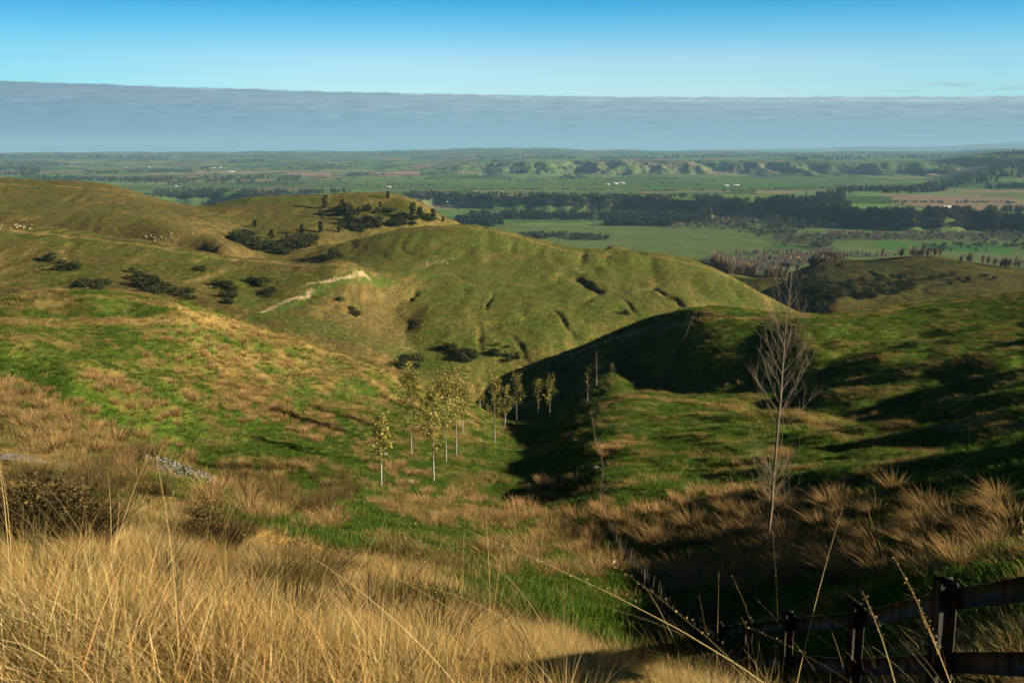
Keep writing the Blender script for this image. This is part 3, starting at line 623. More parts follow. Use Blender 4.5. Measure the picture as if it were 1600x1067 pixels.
# ------------------------------------------------------------------ plant shapes
def blades(n, r, h, w, tilt, bend, wind, seg, seed, base, tip, cvar=.2, power=.5, alt=None, altf=0):
    g = np.random.default_rng(seed); ph = g.uniform(0, 2 * math.pi, n); rr = r * g.uniform(0, 1, n) ** power
    bx, by = rr * np.cos(ph), rr * np.sin(ph); H = g.uniform(h[0], h[1], n); W = g.uniform(w[0], w[1], n)
    dx = np.cos(ph) * tilt * (rr / r + .2) + g.normal(0, .16, n) + wind * .6; dy = np.sin(ph) * tilt * (rr / r + .2) + g.normal(0, .16, n)
    bd = g.uniform(.3, 1, n) * bend; ex = dx + wind + g.normal(0, .2, n); ey = dy + g.normal(0, .2, n)
    T = np.linspace(0, 1, seg + 1); a = g.uniform(0, math.pi, n); wx, wy = np.cos(a), np.sin(a)
    V = np.zeros((n, seg + 1, 2, 3)); C = np.zeros((n, seg + 1, 2, 3))
    tint = (1 + g.normal(0, cvar, (n, 1))) * (1 + g.normal(0, cvar * .25, (n, 3)))
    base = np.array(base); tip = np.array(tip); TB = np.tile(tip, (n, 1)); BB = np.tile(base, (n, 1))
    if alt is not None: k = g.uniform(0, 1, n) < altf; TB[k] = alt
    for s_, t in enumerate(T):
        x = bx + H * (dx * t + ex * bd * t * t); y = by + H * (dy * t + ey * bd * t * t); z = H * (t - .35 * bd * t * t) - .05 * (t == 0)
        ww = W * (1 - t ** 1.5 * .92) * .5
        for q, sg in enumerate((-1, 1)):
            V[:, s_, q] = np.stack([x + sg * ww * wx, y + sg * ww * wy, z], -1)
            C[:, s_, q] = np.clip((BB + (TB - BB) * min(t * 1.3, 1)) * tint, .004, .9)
    k = (np.arange(n)[:, None] * (seg + 1) + np.arange(seg)[None]) * 2
    Fq = np.stack([k, k + 1, k + 3, k + 2], -1).reshape(-1, 4)
    return V.reshape(-1, 3), Fq, C.reshape(-1, 3)
def join(*parts):
    V, Fs, C, o_ = [], [], [], 0
    for v, f, c_ in parts: V.append(v); Fs.append(np.asarray(f) + o_); C.append(np.broadcast_to(c_, (len(v), 3))); o_ += len(v)
    return np.concatenate(V), Fs, np.concatenate(C)
def leaves(ctr, size, seed, colr, cvar=.25, flat=0.0):
    """one small quad per centre, random orientation"""
    g = np.random.default_rng(seed); n = len(ctr); u = g.normal(0, 1, (n, 3)); u[:, 2] *= (1 - flat); u /= np.linalg.norm(u, axis=1)[:, None]
    v = np.cross(u, g.normal(0, 1, (n, 3))); v /= np.linalg.norm(v, axis=1)[:, None]
    s_ = (size * g.uniform(.6, 1.3, n))[:, None] * .5
    V = np.stack([ctr - u * s_ , ctr + v * s_ * .75, ctr + u * s_, ctr - v * s_ * .75], 1).reshape(-1, 3)
    Fq = np.arange(n * 4).reshape(-1, 4); cc = np.array(colr); cc = cc[g.integers(0, len(cc), n)] if cc.ndim == 2 else np.tile(cc, (n, 1))
    C = np.repeat(np.clip(cc * (1 + g.normal(0, cvar, (n, 1))), .003, .9), 4, 0)
    return V, Fq, C
def tube(pts, rad, sides=6, col=(.1, .1, .1)):
    pts = np.asarray(pts, float); rad = np.asarray(rad, float) * np.ones(len(pts)); n = len(pts); t = np.gradient(pts, axis=0); t /= np.linalg.norm(t, axis=1)[:, None] + 1e-12
    ref = np.where(np.abs(t[:, 2:3]) > .9, [[1., 0, 0]], [[0, 0, 1.]]); a = np.cross(t, ref); a /= np.linalg.norm(a, axis=1)[:, None]; b = np.cross(t, a)
    th_ = np.arange(sides) * 2 * math.pi / sides
    V = (pts[:, None] + rad[:, None, None] * (np.cos(th_)[None, :, None] * a[:, None] + np.sin(th_)[None, :, None] * b[:, None])).reshape(-1, 3)
    i = np.arange(n - 1)[:, None] * sides; j = np.arange(sides)[None]; j2 = (j + 1) % sides
    Fq = np.stack([i + j, i + j2, i + sides + j2, i + sides + j], -1).reshape(-1, 4)
    return V, Fq, np.tile(col, (len(V), 1))
def crown_pts(n, seed, lobes, r=(1, 1, 1)):
    """points near the surface of a heap of lobes: uneven outline with gaps"""
    g = np.random.default_rng(seed); P_ = []
    w_ = np.array([l[3] ** 2 for l in lobes]); w_ = w_ / w_.sum()
    for k, l in zip(g.multinomial(n, w_), lobes):
        q = g.normal(0, 1, (k, 3)); q /= np.linalg.norm(q, axis=1)[:, None]; q *= (l[3] * g.uniform(.55, 1.05, k) ** .6)[:, None]
        P_.append(q * np.array(r) + np.array(l[:3]))
    return np.concatenate(P_)
SC_D = [(.020, .030, .012), (.034, .046, .017), (.055, .060, .022)]
def scrub_mesh(seed, n=420, size=.16):
    g = np.random.default_rng(seed); lobes = [(g.uniform(-.6, .6), g.uniform(-.45, .45), g.uniform(.25, .55), g.uniform(.28, .5)) for _ in range(7)]
    return mesh('scrub_%d' % seed, *(lambda t: (t[0], t[1], M_scrub, t[2]))(leaves(crown_pts(n, seed, lobes), size, seed, SC_D, .3)))
def pine_shape(seed, n=260, size=.13, cone=.6, col=SC_D):
    """unit height, ragged dark conifer"""
    g = np.random.default_rng(seed); lobes = []
    for k in range(13):
        z = .16 + .78 * (k / 12.0); rr = (.24 * (1 - cone * (z - .16) / .84) + .02) * g.uniform(.7, 1.2); a = g.uniform(0, 6.28); q = rr * .55 * g.uniform(.2, 1)
        lobes.append((q * math.cos(a), q * math.sin(a), z, max(rr * .62, .045)))
    return lobes, leaves(crown_pts(n, seed, lobes, (1, 1, .75)), size, seed, col, .28)
def bare_shape(seed, n=230, r=.27, col=((.20, .165, .125), (.27, .22, .165), (.14, .115, .09)), z0=.12):
    """unit height leafless crown: a trunk and a fan of thin rising twigs"""
    g = np.random.default_rng(seed); a = g.uniform(0, 6.28, n); zb = g.uniform(z0, .62, n) ** 1.0; out_ = r * np.sqrt(g.uniform(.05, 1, n)) * np.sin(np.clip((zb - z0) / (1 - z0) * 2.6 + .55, 0, 3.1))
    b0 = np.stack([.2 * out_ * np.cos(a), .2 * out_ * np.sin(a), zb], -1); ln = g.uniform(.18, .38, n); b1 = np.stack([out_ * np.cos(a), out_ * np.sin(a), np.minimum(zb + ln, 1.0)], -1)
    sd_ = np.stack([-np.sin(a), np.cos(a), a * 0], -1) * (.0075); mid_ = (b0 + b1) / 2 + np.stack([np.cos(a), np.sin(a), -np.ones(n)], -1) * .015
    V = np.stack([b0 - sd_, b0 + sd_, mid_ + sd_ * .8, mid_ - sd_ * .8, b1 + sd_ * .4, b1 - sd_ * .4], 1).reshape(-1, 3); k = np.arange(n)[:, None] * 6
    Fq = np.concatenate([k + [0, 1, 2, 3], k + [3, 2, 4, 5]]); C = np.repeat(np.array(col)[g.integers(0, len(col), n)] * g.uniform(.75, 1.25, (n, 1)), 6, 0)
    T_ = tube([(0, 0, -.02), (.005, 0, .3), (0, .01, .6)], [.016, .011, .006], 5, col[1])
    return join((V, Fq, C), T_)

# ------------------------------------------------------------------ scatter (for what nobody could count)
PC = bpy.data.collections.new('shapes')                       # never linked: only a library for the scatters
def scatter(name, pts, protos, mat_, label, rz=None, scl=None, tilt=0.06, seed=1):
    g = np.random.default_rng(seed); n = len(pts)
    col_ = bpy.data.collections.new(name + '_shapes')
    for me in protos: col_.objects.link(bpy.data.objects.new(me.name, me))
    me = bpy.data.meshes.new(name); me.vertices.add(n); me.vertices.foreach_set('co', np.asarray(pts, np.float32).ravel())
    rot = np.stack([g.normal(0, tilt, n), g.normal(0, tilt, n), g.uniform(-3.14, 3.14, n) if rz is None else rz], -1).astype(np.float32)
    a = me.attributes.new('rot', 'FLOAT_VECTOR', 'POINT'); a.data.foreach_set('vector', rot.ravel())
    s3 = np.asarray(scl, np.float32) if scl is not None else np.ones(n, np.float32)
    if s3.ndim == 1: s3 = np.repeat(s3[:, None], 3, 1)
    a = me.attributes.new('scl', 'FLOAT_VECTOR', 'POINT'); a.data.foreach_set('vector', s3.ravel())
    a = me.attributes.new('idx', 'INT', 'POINT'); a.data.foreach_set('value', g.integers(0, len(protos), n).astype(np.int32))
    me.materials.append(mat_); o = obj(name, me); tag(o, label, kind='stuff')
    ng = bpy.data.node_groups.new(name, 'GeometryNodeTree'); ng.interface.new_socket('Geometry', in_out='INPUT', socket_type='NodeSocketGeometry'); ng.interface.new_socket('Geometry', in_out='OUTPUT', socket_type='NodeSocketGeometry')
    I = ng.nodes.new('NodeGroupInput'); O = ng.nodes.new('NodeGroupOutput'); ip = ng.nodes.new('GeometryNodeInstanceOnPoints'); ci = ng.nodes.new('GeometryNodeCollectionInfo')
    ci.inputs['Collection'].default_value = col_; ci.inputs['Separate Children'].default_value = True; ci.inputs['Reset Children'].default_value = True
    def na_(nm, ty):
        x = ng.nodes.new('GeometryNodeInputNamedAttribute'); x.data_type = ty; x.inputs['Name'].default_value = nm; return x.outputs['Attribute']
    k = ng.links.new; k(I.outputs[0], ip.inputs['Points']); k(ci.outputs[0], ip.inputs['Instance']); ip.inputs['Pick Instance'].default_value = True
    k(na_('idx', 'INT'), ip.inputs['Instance Index']); k(na_('rot', 'FLOAT_VECTOR'), ip.inputs['Rotation']); k(na_('scl', 'FLOAT_VECTOR'), ip.inputs['Scale']); k(ip.outputs[0], O.inputs[0])
    md = o.modifiers.new('scatter', 'NODES'); md.node_group = ng
    return o
def ring(n, d0, d1, a0=-33, a1=34, g=rng):
    """points uniform over the ground between two distances"""
    d = np.sqrt(g.uniform(d0 * d0, d1 * d1, n)); a = g.uniform(R(a0), R(a1), n); return d * np.sin(a), d * np.cos(a)
GD = [(.62, .43, .15), (.72, .56, .27), (.46, .28, .09)]

# long dry grass of the own hillside
pr = []
for s_ in range(6):
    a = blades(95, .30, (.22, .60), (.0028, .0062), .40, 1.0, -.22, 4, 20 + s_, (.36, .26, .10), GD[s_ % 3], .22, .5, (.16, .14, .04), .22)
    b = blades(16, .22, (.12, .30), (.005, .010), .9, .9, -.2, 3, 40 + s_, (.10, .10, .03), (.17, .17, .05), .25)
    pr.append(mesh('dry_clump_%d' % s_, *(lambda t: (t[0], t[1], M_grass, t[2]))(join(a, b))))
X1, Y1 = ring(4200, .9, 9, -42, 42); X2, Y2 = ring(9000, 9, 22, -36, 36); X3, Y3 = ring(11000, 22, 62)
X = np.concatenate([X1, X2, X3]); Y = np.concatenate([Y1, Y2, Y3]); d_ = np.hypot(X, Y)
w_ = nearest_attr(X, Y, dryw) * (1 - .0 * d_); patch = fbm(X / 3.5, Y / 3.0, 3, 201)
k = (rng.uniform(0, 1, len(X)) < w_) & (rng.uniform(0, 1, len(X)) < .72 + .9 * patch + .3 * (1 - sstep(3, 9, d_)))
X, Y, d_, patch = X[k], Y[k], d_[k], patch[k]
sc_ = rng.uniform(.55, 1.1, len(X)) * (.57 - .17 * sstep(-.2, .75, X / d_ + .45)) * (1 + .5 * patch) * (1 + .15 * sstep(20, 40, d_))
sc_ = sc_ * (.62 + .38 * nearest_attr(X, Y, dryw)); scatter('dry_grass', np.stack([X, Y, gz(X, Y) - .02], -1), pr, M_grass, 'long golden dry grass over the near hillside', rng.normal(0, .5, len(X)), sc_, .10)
pr = []
for s_ in range(3):
    a = blades(150, .22, (.15, .50), (.005, .011), .7, .7, -.1, 3, 50 + s_, (.05, .04, .015), (.16, .105, .04), .3, .5, (.09, .085, .03), .4); pr.append(mesh('dark_tuft_%d' % s_, a[0], a[1], M_grass, a[2]))
Xd, Yd = ring(2600, 5, 50); kd = (fbm(Xd / 3.2, Yd / 2.6, 3, 207) > -.02) & (nearest_attr(Xd, Yd, dryw) > .4) & (rng.uniform(0, 1, len(Xd)) < .8); Xd, Yd = Xd[kd], Yd[kd]
scatter('brown_undergrowth', np.stack([Xd, Yd, gz(Xd, Yd)], -1), pr, M_grass, 'brown and olive tufts showing through the golden grass', None, rng.uniform(.6, 1.25, len(Xd)))
# seed stalks standing above it
pr = []
for s_ in range(5):
    a = blades(3, .05, (.75, 1.05), (.0035, .005), .25, .8, -.35, 9, 60 + s_, (.45, .33, .14), (.55, .42, .20), .12)
    tipv = a[0].reshape(3, 10, 2, 3).mean(2); hd = np.concatenate([tipv[i, 8] + (tipv[i, 9] - tipv[i, 8]) * t_ for i in range(3) for t_ in np.linspace(-1.2, .9, 26)[:, None, None]]).reshape(-1, 3); hd = hd + np.random.default_rng(s_).normal(0, .0025, hd.shape)
    t = leaves(hd, .0055, s_, [(.50, .36, .18), (.38, .25, .11)], .2); pr.append(mesh('stalk_%d' % s_, *(lambda q: (q[0], q[1], M_grass, q[2]))(join(a, t))))
X1, Y1 = ring(26, 1.6, 5, -40, 36); X2, Y2 = ring(130, 5, 16, -36, 33)
X = np.concatenate([X1, X2]); Y = np.concatenate([Y1, Y2]); k = rng.uniform(0, 1, len(X)) < nearest_attr(X, Y, dryw) * np.where(X > 0, .6, .6); X, Y = X[k], Y[k]
scatter('seed_stalks', np.stack([X, Y, gz(X, Y)], -1), pr, M_grass, 'thin arching seed stalks above the dry grass', rng.normal(0, .6, len(X)), rng.uniform(.7, 1.15, len(X)), .12)

# short green pasture with dry wisps
pg, pw = [], []
for s_ in range(4):
    t = blades(34, .30, (.07, .19), (.012, .024), .5, .8, -.15, 2, 80 + s_, (.038, .07, .008), (.085, .150, .018), .28); pg.append(mesh('green_tuft_%d' % s_, t[0], t[1], M_green, t[2]))
    t = blades(30, .26, (.12, .30), (.010, .020), .5, .9, -.25, 2, 90 + s_, (.14, .11, .035), (.34, .25, .09), .25); pw.append(mesh('wisp_%d' % s_, t[0], t[1], M_grass, t[2]))
X1, Y1 = ring(16000, 10, 42); X2, Y2 = ring(34000, 42, 105); X3, Y3 = ring(60000, 105, 262)
X = np.concatenate([X1, X2, X3]); Y = np.concatenate([Y1, Y2, Y3]); d_ = np.hypot(X, Y); az_ = np.arctan2(X, Y)
dw = nearest_attr(X, Y, dryw); cv = nearest_attr(X, Y, CONV)
pd = fbm(X / 7, Y / 5, 4, 203, .6) + .55 * sstep(.05, .35, cv) * sstep(80, 120, d_) - .16 + .85 * sstep(.85, 1.25, nearest_attr(X, Y, c[:, 0] / c[:, 1]))
keep = rng.uniform(0, 1, len(X)) > dw; isd = pd > rng.uniform(.05, .55, len(X))
S = np.concatenate([np.full(16000, 1.0), np.full(34000, 1.25), np.full(60000, 1.8)]) * rng.uniform(.6, 1.3, len(X))
Zq = gz(X, Y)
for nm, kk, pr_, mm, lb in (('green_grass', keep & ~isd, pg, M_green, 'short green pasture grass in the valley and on the near slopes'), ('dry_wisps', keep & isd, pw, M_grass, 'pale dry grass wisps scattered through the green pasture')):
    scatter(nm, np.stack([X, Y, Zq], -1)[kk], pr_, mm, lb, rng.normal(0, .8, kk.sum()), S[kk])
# coarse growth on the farther hills
ph_ = []
for s_ in range(3):
    t = blades(9, .5, (.25, .6), (.10, .20), .5, .8, -.2, 2, 95 + s_, (.14, .12, .04), (.27, .21, .07), .25); ph_.append(mesh('hill_tuft_%d' % s_, t[0], t[1], M_grass, t[2]))
X, Y = ring(230000, 255, 1100, -30, 30); d_ = np.hypot(X, Y); sl = nearest_attr(X, Y, SLOPE); pn = nearest_attr(X, Y, PLN)
k = (nearest_attr(X, Y, c[:, 0]) < .33) & (rng.uniform(0, 1, len(X)) < .25 + sl * 6 + .4 * fbm(X / 18, Y / 25, 3, 205)) & (pn < .1) & (rng.uniform(0, 1, len(X)) < np.clip(560 / d_, 0, 1)); X, Y, d_ = X[k], Y[k], d_[k]
scatter('hill_grass', np.stack([X, Y, gz(X, Y)], -1), ph_, M_grass, 'coarse brown grass tufts over the farther hillsides', rng.normal(0, .8, len(X)), rng.uniform(.45, 1.0, len(X)) * (1 + .3 * sstep(400, 1000, d_)))
# ------------------------------------------------------------------ tussocks
TD_ = (.52, .335, .145); tus = []
for s_ in range(7):
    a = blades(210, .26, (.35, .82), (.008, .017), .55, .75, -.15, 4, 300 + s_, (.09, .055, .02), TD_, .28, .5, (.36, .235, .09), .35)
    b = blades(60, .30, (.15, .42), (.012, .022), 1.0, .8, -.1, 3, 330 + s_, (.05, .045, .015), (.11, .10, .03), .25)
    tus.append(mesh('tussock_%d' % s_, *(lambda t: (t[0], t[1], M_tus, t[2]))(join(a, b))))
tuf = []
for s_ in range(4):
    a = blades(150, .32, (.35, .80), (.013, .025), .45, .6, -.10, 3, 380 + s_, (.16, .10, .04), (.56, .37, .165), .28, .5, (.42, .25, .10), .40); tuf.append(mesh('tussock_far_%d' % s_, a[0], a[1], M_tus, a[2]))
rus = []
for s_ in range(3):
    a = blades(260, .30, (.35, .85), (.010, .018), .35, .45, -.12, 3, 360 + s_, (.05, .035, .015), (.20, .13, .055), .25, .5, (.09, .085, .03), .4)
    rus.append(mesh('rush_%d' % s_, a[0], a[1], M_tus, a[2]))
# zone: centre px, py, half width, half height, slant dy/dx, count, size m, (look, where), dark?
TZN = [
 (350, 775, 190, 26, .28, 110, .8, 'rusty tussock on the slope below the gravel heap', 0),
 (150, 745, 150, 24, .12, 70, .8, 'rusty tussock on the slope below the pale strip', 1),
 (1120, 815, 150, 50, -.10, 150, 1.15, 'tussock in the dark hollow left of the bare tree', 0),
 (1400, 850, 190, 55, -.12, 170, 1.15, 'tussock in the black shadow right of the bare tree', 0),
 (1330, 780, 110, 22, -.05, 24, 1.1, 'tussock on the upper edge of the dark hollow', 0),
 (890, 810, 75, 60, .2, 50, 1.15, 'tussock in shade left of the wire fence', 0),
 (700, 800, 120, 30, .10, 90, 1.0, 'tussock in the belt across the valley bottom', 0),
 (850, 880, 120, 28, .1, 50, .95, 'tawny tussock at the near foot of the valley', 0),
 (1180, 900, 190, 30, -.05, 90, 1.0, 'tussock on the bank beyond the rail fence', 0),
 (1110, 965, 26, 14, 0, 6, 1.0, 'upright reddish rush clump beside the end of the rail fence', 1),
 (210, 625, 88, 20, .42, 120, 1.0, 'tussock in the slanting band on the left hill', 0),
 (370, 630, 80, 28, .25, 90, .95, 'tan tussock on the middle of the left hill face', 0),
 (480, 660, 55, 28, .3, 44, .9, 'tussock low on the right flank of left hill', 0),
 (80, 655, 100, 50, .32, 170, .85, 'brown tussock on slope left of the green track', 0),
 (240, 710, 70, 28, .25, 36, .9, 'dark brown rush clump beside the gravel patch', 1),
 (450, 760, 110, 38, .2, 60, .95, 'rush clump on the near valley floor', 1),
 (640, 742, 55, 20, .1, 22, .85, 'pale tussock between the young poplars', 0),
 (690, 668, 60, 12, -.1, 26, .85, 'tussock at hill foot behind the poplars', 0),
 (815, 668, 45, 8, -.35, 14, .8, 'rusty tussock where the left hill meets the shaded hillside', 0),
 (370, 560, 150, 50, .15, 120, .75, 'straw tussock high on the left hill', 0),
 (975, 695, 34, 7, -.25, 9, 1.0, 'golden tussock in the row right of the wire fence', 0),
 (948, 710, 8, 5, 0, 3, 1.1, 'golden tussock touching the right side of the wire fence', 0),
 (880, 675, 45, 30, -.4, 7, .8, 'lone pale tussock on the slope left of the fence', 0),
 (1460, 650, 36, 4, 0, 7, .85, 'reddish brown tussock in the short row on the green right slope', 0),
 (1200, 715, 55, 12, -.1, 12, 1.0, 'tawny tussock behind the stem of the bare tree', 0),
 (1150, 600, 16, 4, 0, 3, 1.0, 'tawny tussock on the shaded slope left of the tree crown', 0),
 (1110, 650, 14, 3, 0, 3, .9, 'pale tussock on the sunny knoll right of the fence', 0),
 (1000, 590, 60, 10, .2, 7, .9, 'lone tawny tussock on the shaded face below the far fence', 0),
 (1540, 775, 60, 14, 0, 8, 1.0, 'tawny tussock at the right edge above the shadow', 0),
 (560, 700, 30, 30, 0, 12, .9, 'brown tussock left of the nearest poplar', 1),
]
def finer(lb, rel, q, n):
    if n < 6: return lb
    size = 'small' if rel < .85 else ('big' if rel > 1.02 else 'middling'); xs = 'left end' if q[0] < -.5 else ('right end' if q[0] > .5 else ('left half' if q[0] < 0 else 'right half')); ys = 'farther side' if q[1] > .33 else ('nearer side' if q[1] < -.33 else 'midst')
    if n < 16: return '%s %s, %s' % (size, lb, xs)
    ys = {'farther side': 'nearer side', 'nearer side': 'farther side', 'midst': 'midst'}[ys]
    return '%s %s, %s, %s' % (size, lb, xs, ys)
ind = []
for zi, (cx, cy, hw, hh, sl, n, sz, lb, dk) in enumerate(TZN):
    g = np.random.default_rng(400 + zi); n = int(n * 1.1)
    q = g.uniform(-1, 1, (n * 3, 2)); q = q[(q ** 2).sum(1) < 1][:n]; px_ = cx + q[:, 0] * hw; py_ = cy + q[:, 1] * hh + q[:, 0] * hw * sl
    took = []
    for qi, p in enumerate(vis(px_, py_)):
        if np.isnan(p[0]): continue
        s_ = sz * g.uniform(.6, 1.3) * (1.15 if cx < 560 else 1.0); s_ = min(s_, .036 * dist(p))
        if (abs(px_[qi] - 284) < 62 and 722 < py_[qi] < 772) or (px_[qi] < 130 and 708 < py_[qi] < 752): continue
        if any((p[0] - t_[0]) ** 2 + (p[1] - t_[1]) ** 2 < (.47 * (s_ + t_[2])) ** 2 for t_ in took): continue
        took.append((p[0], p[1], s_)); ind.append((s_ / dist(p), p, s_, finer(lb, s_ / sz, q[qi], n), dk, g.uniform(-.9, .9), g.integers(0, 7), lb))
ind.sort(key=lambda r: -r[0]); rest = ind[300:]
for _, p, s_, lb, dk, rz, vi, l0 in ind[:300]:
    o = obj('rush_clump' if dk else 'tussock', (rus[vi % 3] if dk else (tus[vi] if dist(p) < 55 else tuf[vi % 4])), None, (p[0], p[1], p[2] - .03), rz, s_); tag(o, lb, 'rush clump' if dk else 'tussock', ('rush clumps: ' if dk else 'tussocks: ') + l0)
P_ = np.array([r[1] for r in rest]); scatter('distant_tussocks', P_ - [0, 0, .03], tuf, M_tus, 'small tan tussocks dotted over the slopes farther off', np.array([r[5] for r in rest]), np.array([r[2] for r in rest]))

# two dark twiggy shrubs in the near grass
def shrub(px, py, s_, seed, lb):
    p = v1(px, py); a = blades(1500, .42, (.25, .85), (.004, .009), .55, .5, -.02, 4, seed, (.022, .016, .010), (.055, .042, .018), .3); b = leaves(crown_pts(1500, seed, [(g_.uniform(-.3, .3), g_.uniform(-.3, .3), g_.uniform(.25, .62), g_.uniform(.18, .30)) for g_ in [np.random.default_rng(seed)] for _ in range(9)]), .035, seed, [(.035, .03, .012), (.06, .045, .018), (.12, .08, .03)], .3)
    r = empty('shrub', p, .3, s_); tag(r, lb, 'shrub'); t = a; obj('stem', mesh('shrub_stems', t[0], t[1], M_twig, t[2]), r); t = b; obj('foliage', mesh('shrub_foliage', t[0], t[1], M_twig, t[2]), r)
shrub(325, 862, 1.05, 500, 'rounded dark brown shrub standing alone in the golden grass')
shrub(95, 858, 1.25, 503, 'large dark shrub at the left edge behind the tall grass'); shrub(35, 850, 1.15, 506, 'dark bushy shrub cut by the left edge of the photo, behind tall grass')

# ------------------------------------------------------------------ young poplars
LC = [(.27, .27, .05), (.36, .32, .06), (.18, .21, .05), (.30, .20, .06), (.14, .12, .04)]
def poplar_parts(seed, h, nl, leafy=1.0):
    g = np.random.default_rng(seed); n = 7; z = np.linspace(0, h * .97, n); bx = np.cumsum(g.normal(0, .018 * h / 7, n)); bx -= bx[0]; by = np.cumsum(g.normal(0, .018 * h / 7, n)); by -= by[0]
    pts = np.stack([bx, by, z], -1); trunk = tube(pts, np.linspace(.055, .012, n), 7, (.2, .16, .12)); br = []; ctr = []
    for k in range(30):
        t = g.uniform(.30, .96); i = t * (n - 1); b = pts[int(i)] + (pts[min(int(i) + 1, n - 1)] - pts[int(i)]) * (i % 1); a = g.uniform(0, 6.28); ln = h * (.24 - .18 * abs(t - .5)) * g.uniform(.6, 1.1) * (1.15 - t * .55) * 1.45
        e_ = b + np.array([math.cos(a) * ln * .55, math.sin(a) * ln * .55, ln * .85]); md = (b + e_) / 2 + np.array([math.cos(a), math.sin(a), -.6]) * ln * .10
        br.append(tube([b, md, e_], [.014, .009, .004], 4, (.16, .12, .09)))
        m_ = max(2, int(nl / 30)); tt = g.uniform(.2, 1.05, m_)[:, None]; ctr.append(b * (1 - tt) ** 2 + 2 * md * tt * (1 - tt) + e_ * tt ** 2 + g.normal(0, .17, (m_, 3)))
    return trunk, join(*br), np.concatenate(ctr), pts
def poplar(px, py, ptop, seed, nl, lb, guard=True, grp='young poplars with thin yellowing leaves'):
    p = v1(px, py); d = dist(p); h = d * (ray(px, ptop)[1] - ray(px, py)[1]); tr, br, ct, pts = poplar_parts(seed, h, nl)
    r = empty('poplar_tree', (p[0], p[1], p[2] - .02), seed * .7); tag(r, lb, 'tree', grp)
    tko = obj('trunk', mesh('poplar_trunk', tr[0], tr[1], M_bark, tr[2], True), r); obj('branches', mesh('poplar_branches', br[0], br[1], M_dbark, br[2]), r)
    if nl > 5: t = leaves(ct + 0, .20, seed, LC, .25); obj('crown', mesh('poplar_leaves', t[0], t[1], M_pop, t[2]), r)
    if guard: t = tube([(0, 0, 0), tuple(pts[1] * min(1.0, 1.7 / pts[1][2])), ] if pts[1][2] > 1.7 else [(0, 0, 0), tuple(pts[1]), tuple(pts[1] + (pts[2] - pts[1]) * (1.7 - pts[1][2]) / (pts[2][2] - pts[1][2]))], .062, 8); obj('trunk_guard', mesh('trunk_guard', t[0], t[1], M_guard, None, True), tko)
    return r
for i, (a, b, c_, nl, lb) in enumerate([
 (596, 760, 646, 620, 'young poplar standing apart in front, leftmost of the grove'), (643, 711, 575, 992, 'tall poplar second from the left, at the foot of the left hill'),
 (678, 752, 612, 992, 'poplar with a curved white stem at the near edge of the grove'), (697, 723, 579, 1088, 'tallest thick leaved poplar in the centre of the grove'),
 (713, 711, 573, 960, 'leafy poplar just right of the tallest one'), (723, 679, 582, 768, 'poplar at the back of the grove against the left hill'),
 (750, 642, 596, 384, 'dim poplar farthest back, at the end of the left hill'), (773, 693, 586, 672, 'poplar alone on the grass right of the main grove'),
 (789, 667, 604, 448, 'short bushy poplar between two taller ones at the valley end'), (785, 652, 600, 320, 'thin poplar hidden behind the short bushy one'),
 (807, 668, 583, 608, 'upright poplar at the valley end against the dark hillside'), (841, 651, 590, 320, 'dim thin poplar left of the pair before the dark hillside'),
 (859, 654, 583, 544, 'bright poplar right of the pair before the dark hillside')]):
    poplar(a, b, c_, 600 + i, nl, lb)
for i, (a, b, c_, nl, lb) in enumerate([(918, 631, 572, 26, 'nearly bare sapling left of the fence knoll with a few brown leaves'), (932, 604, 546, 0, 'bare white stemmed sapling on the dark face left of the knoll'), (957, 606, 566, 24, 'small sapling with a few green leaves behind the fence knoll')]):
    poplar(a, b, c_, 640 + i, nl, lb, i < 2, 'thin saplings beside the fence knoll')

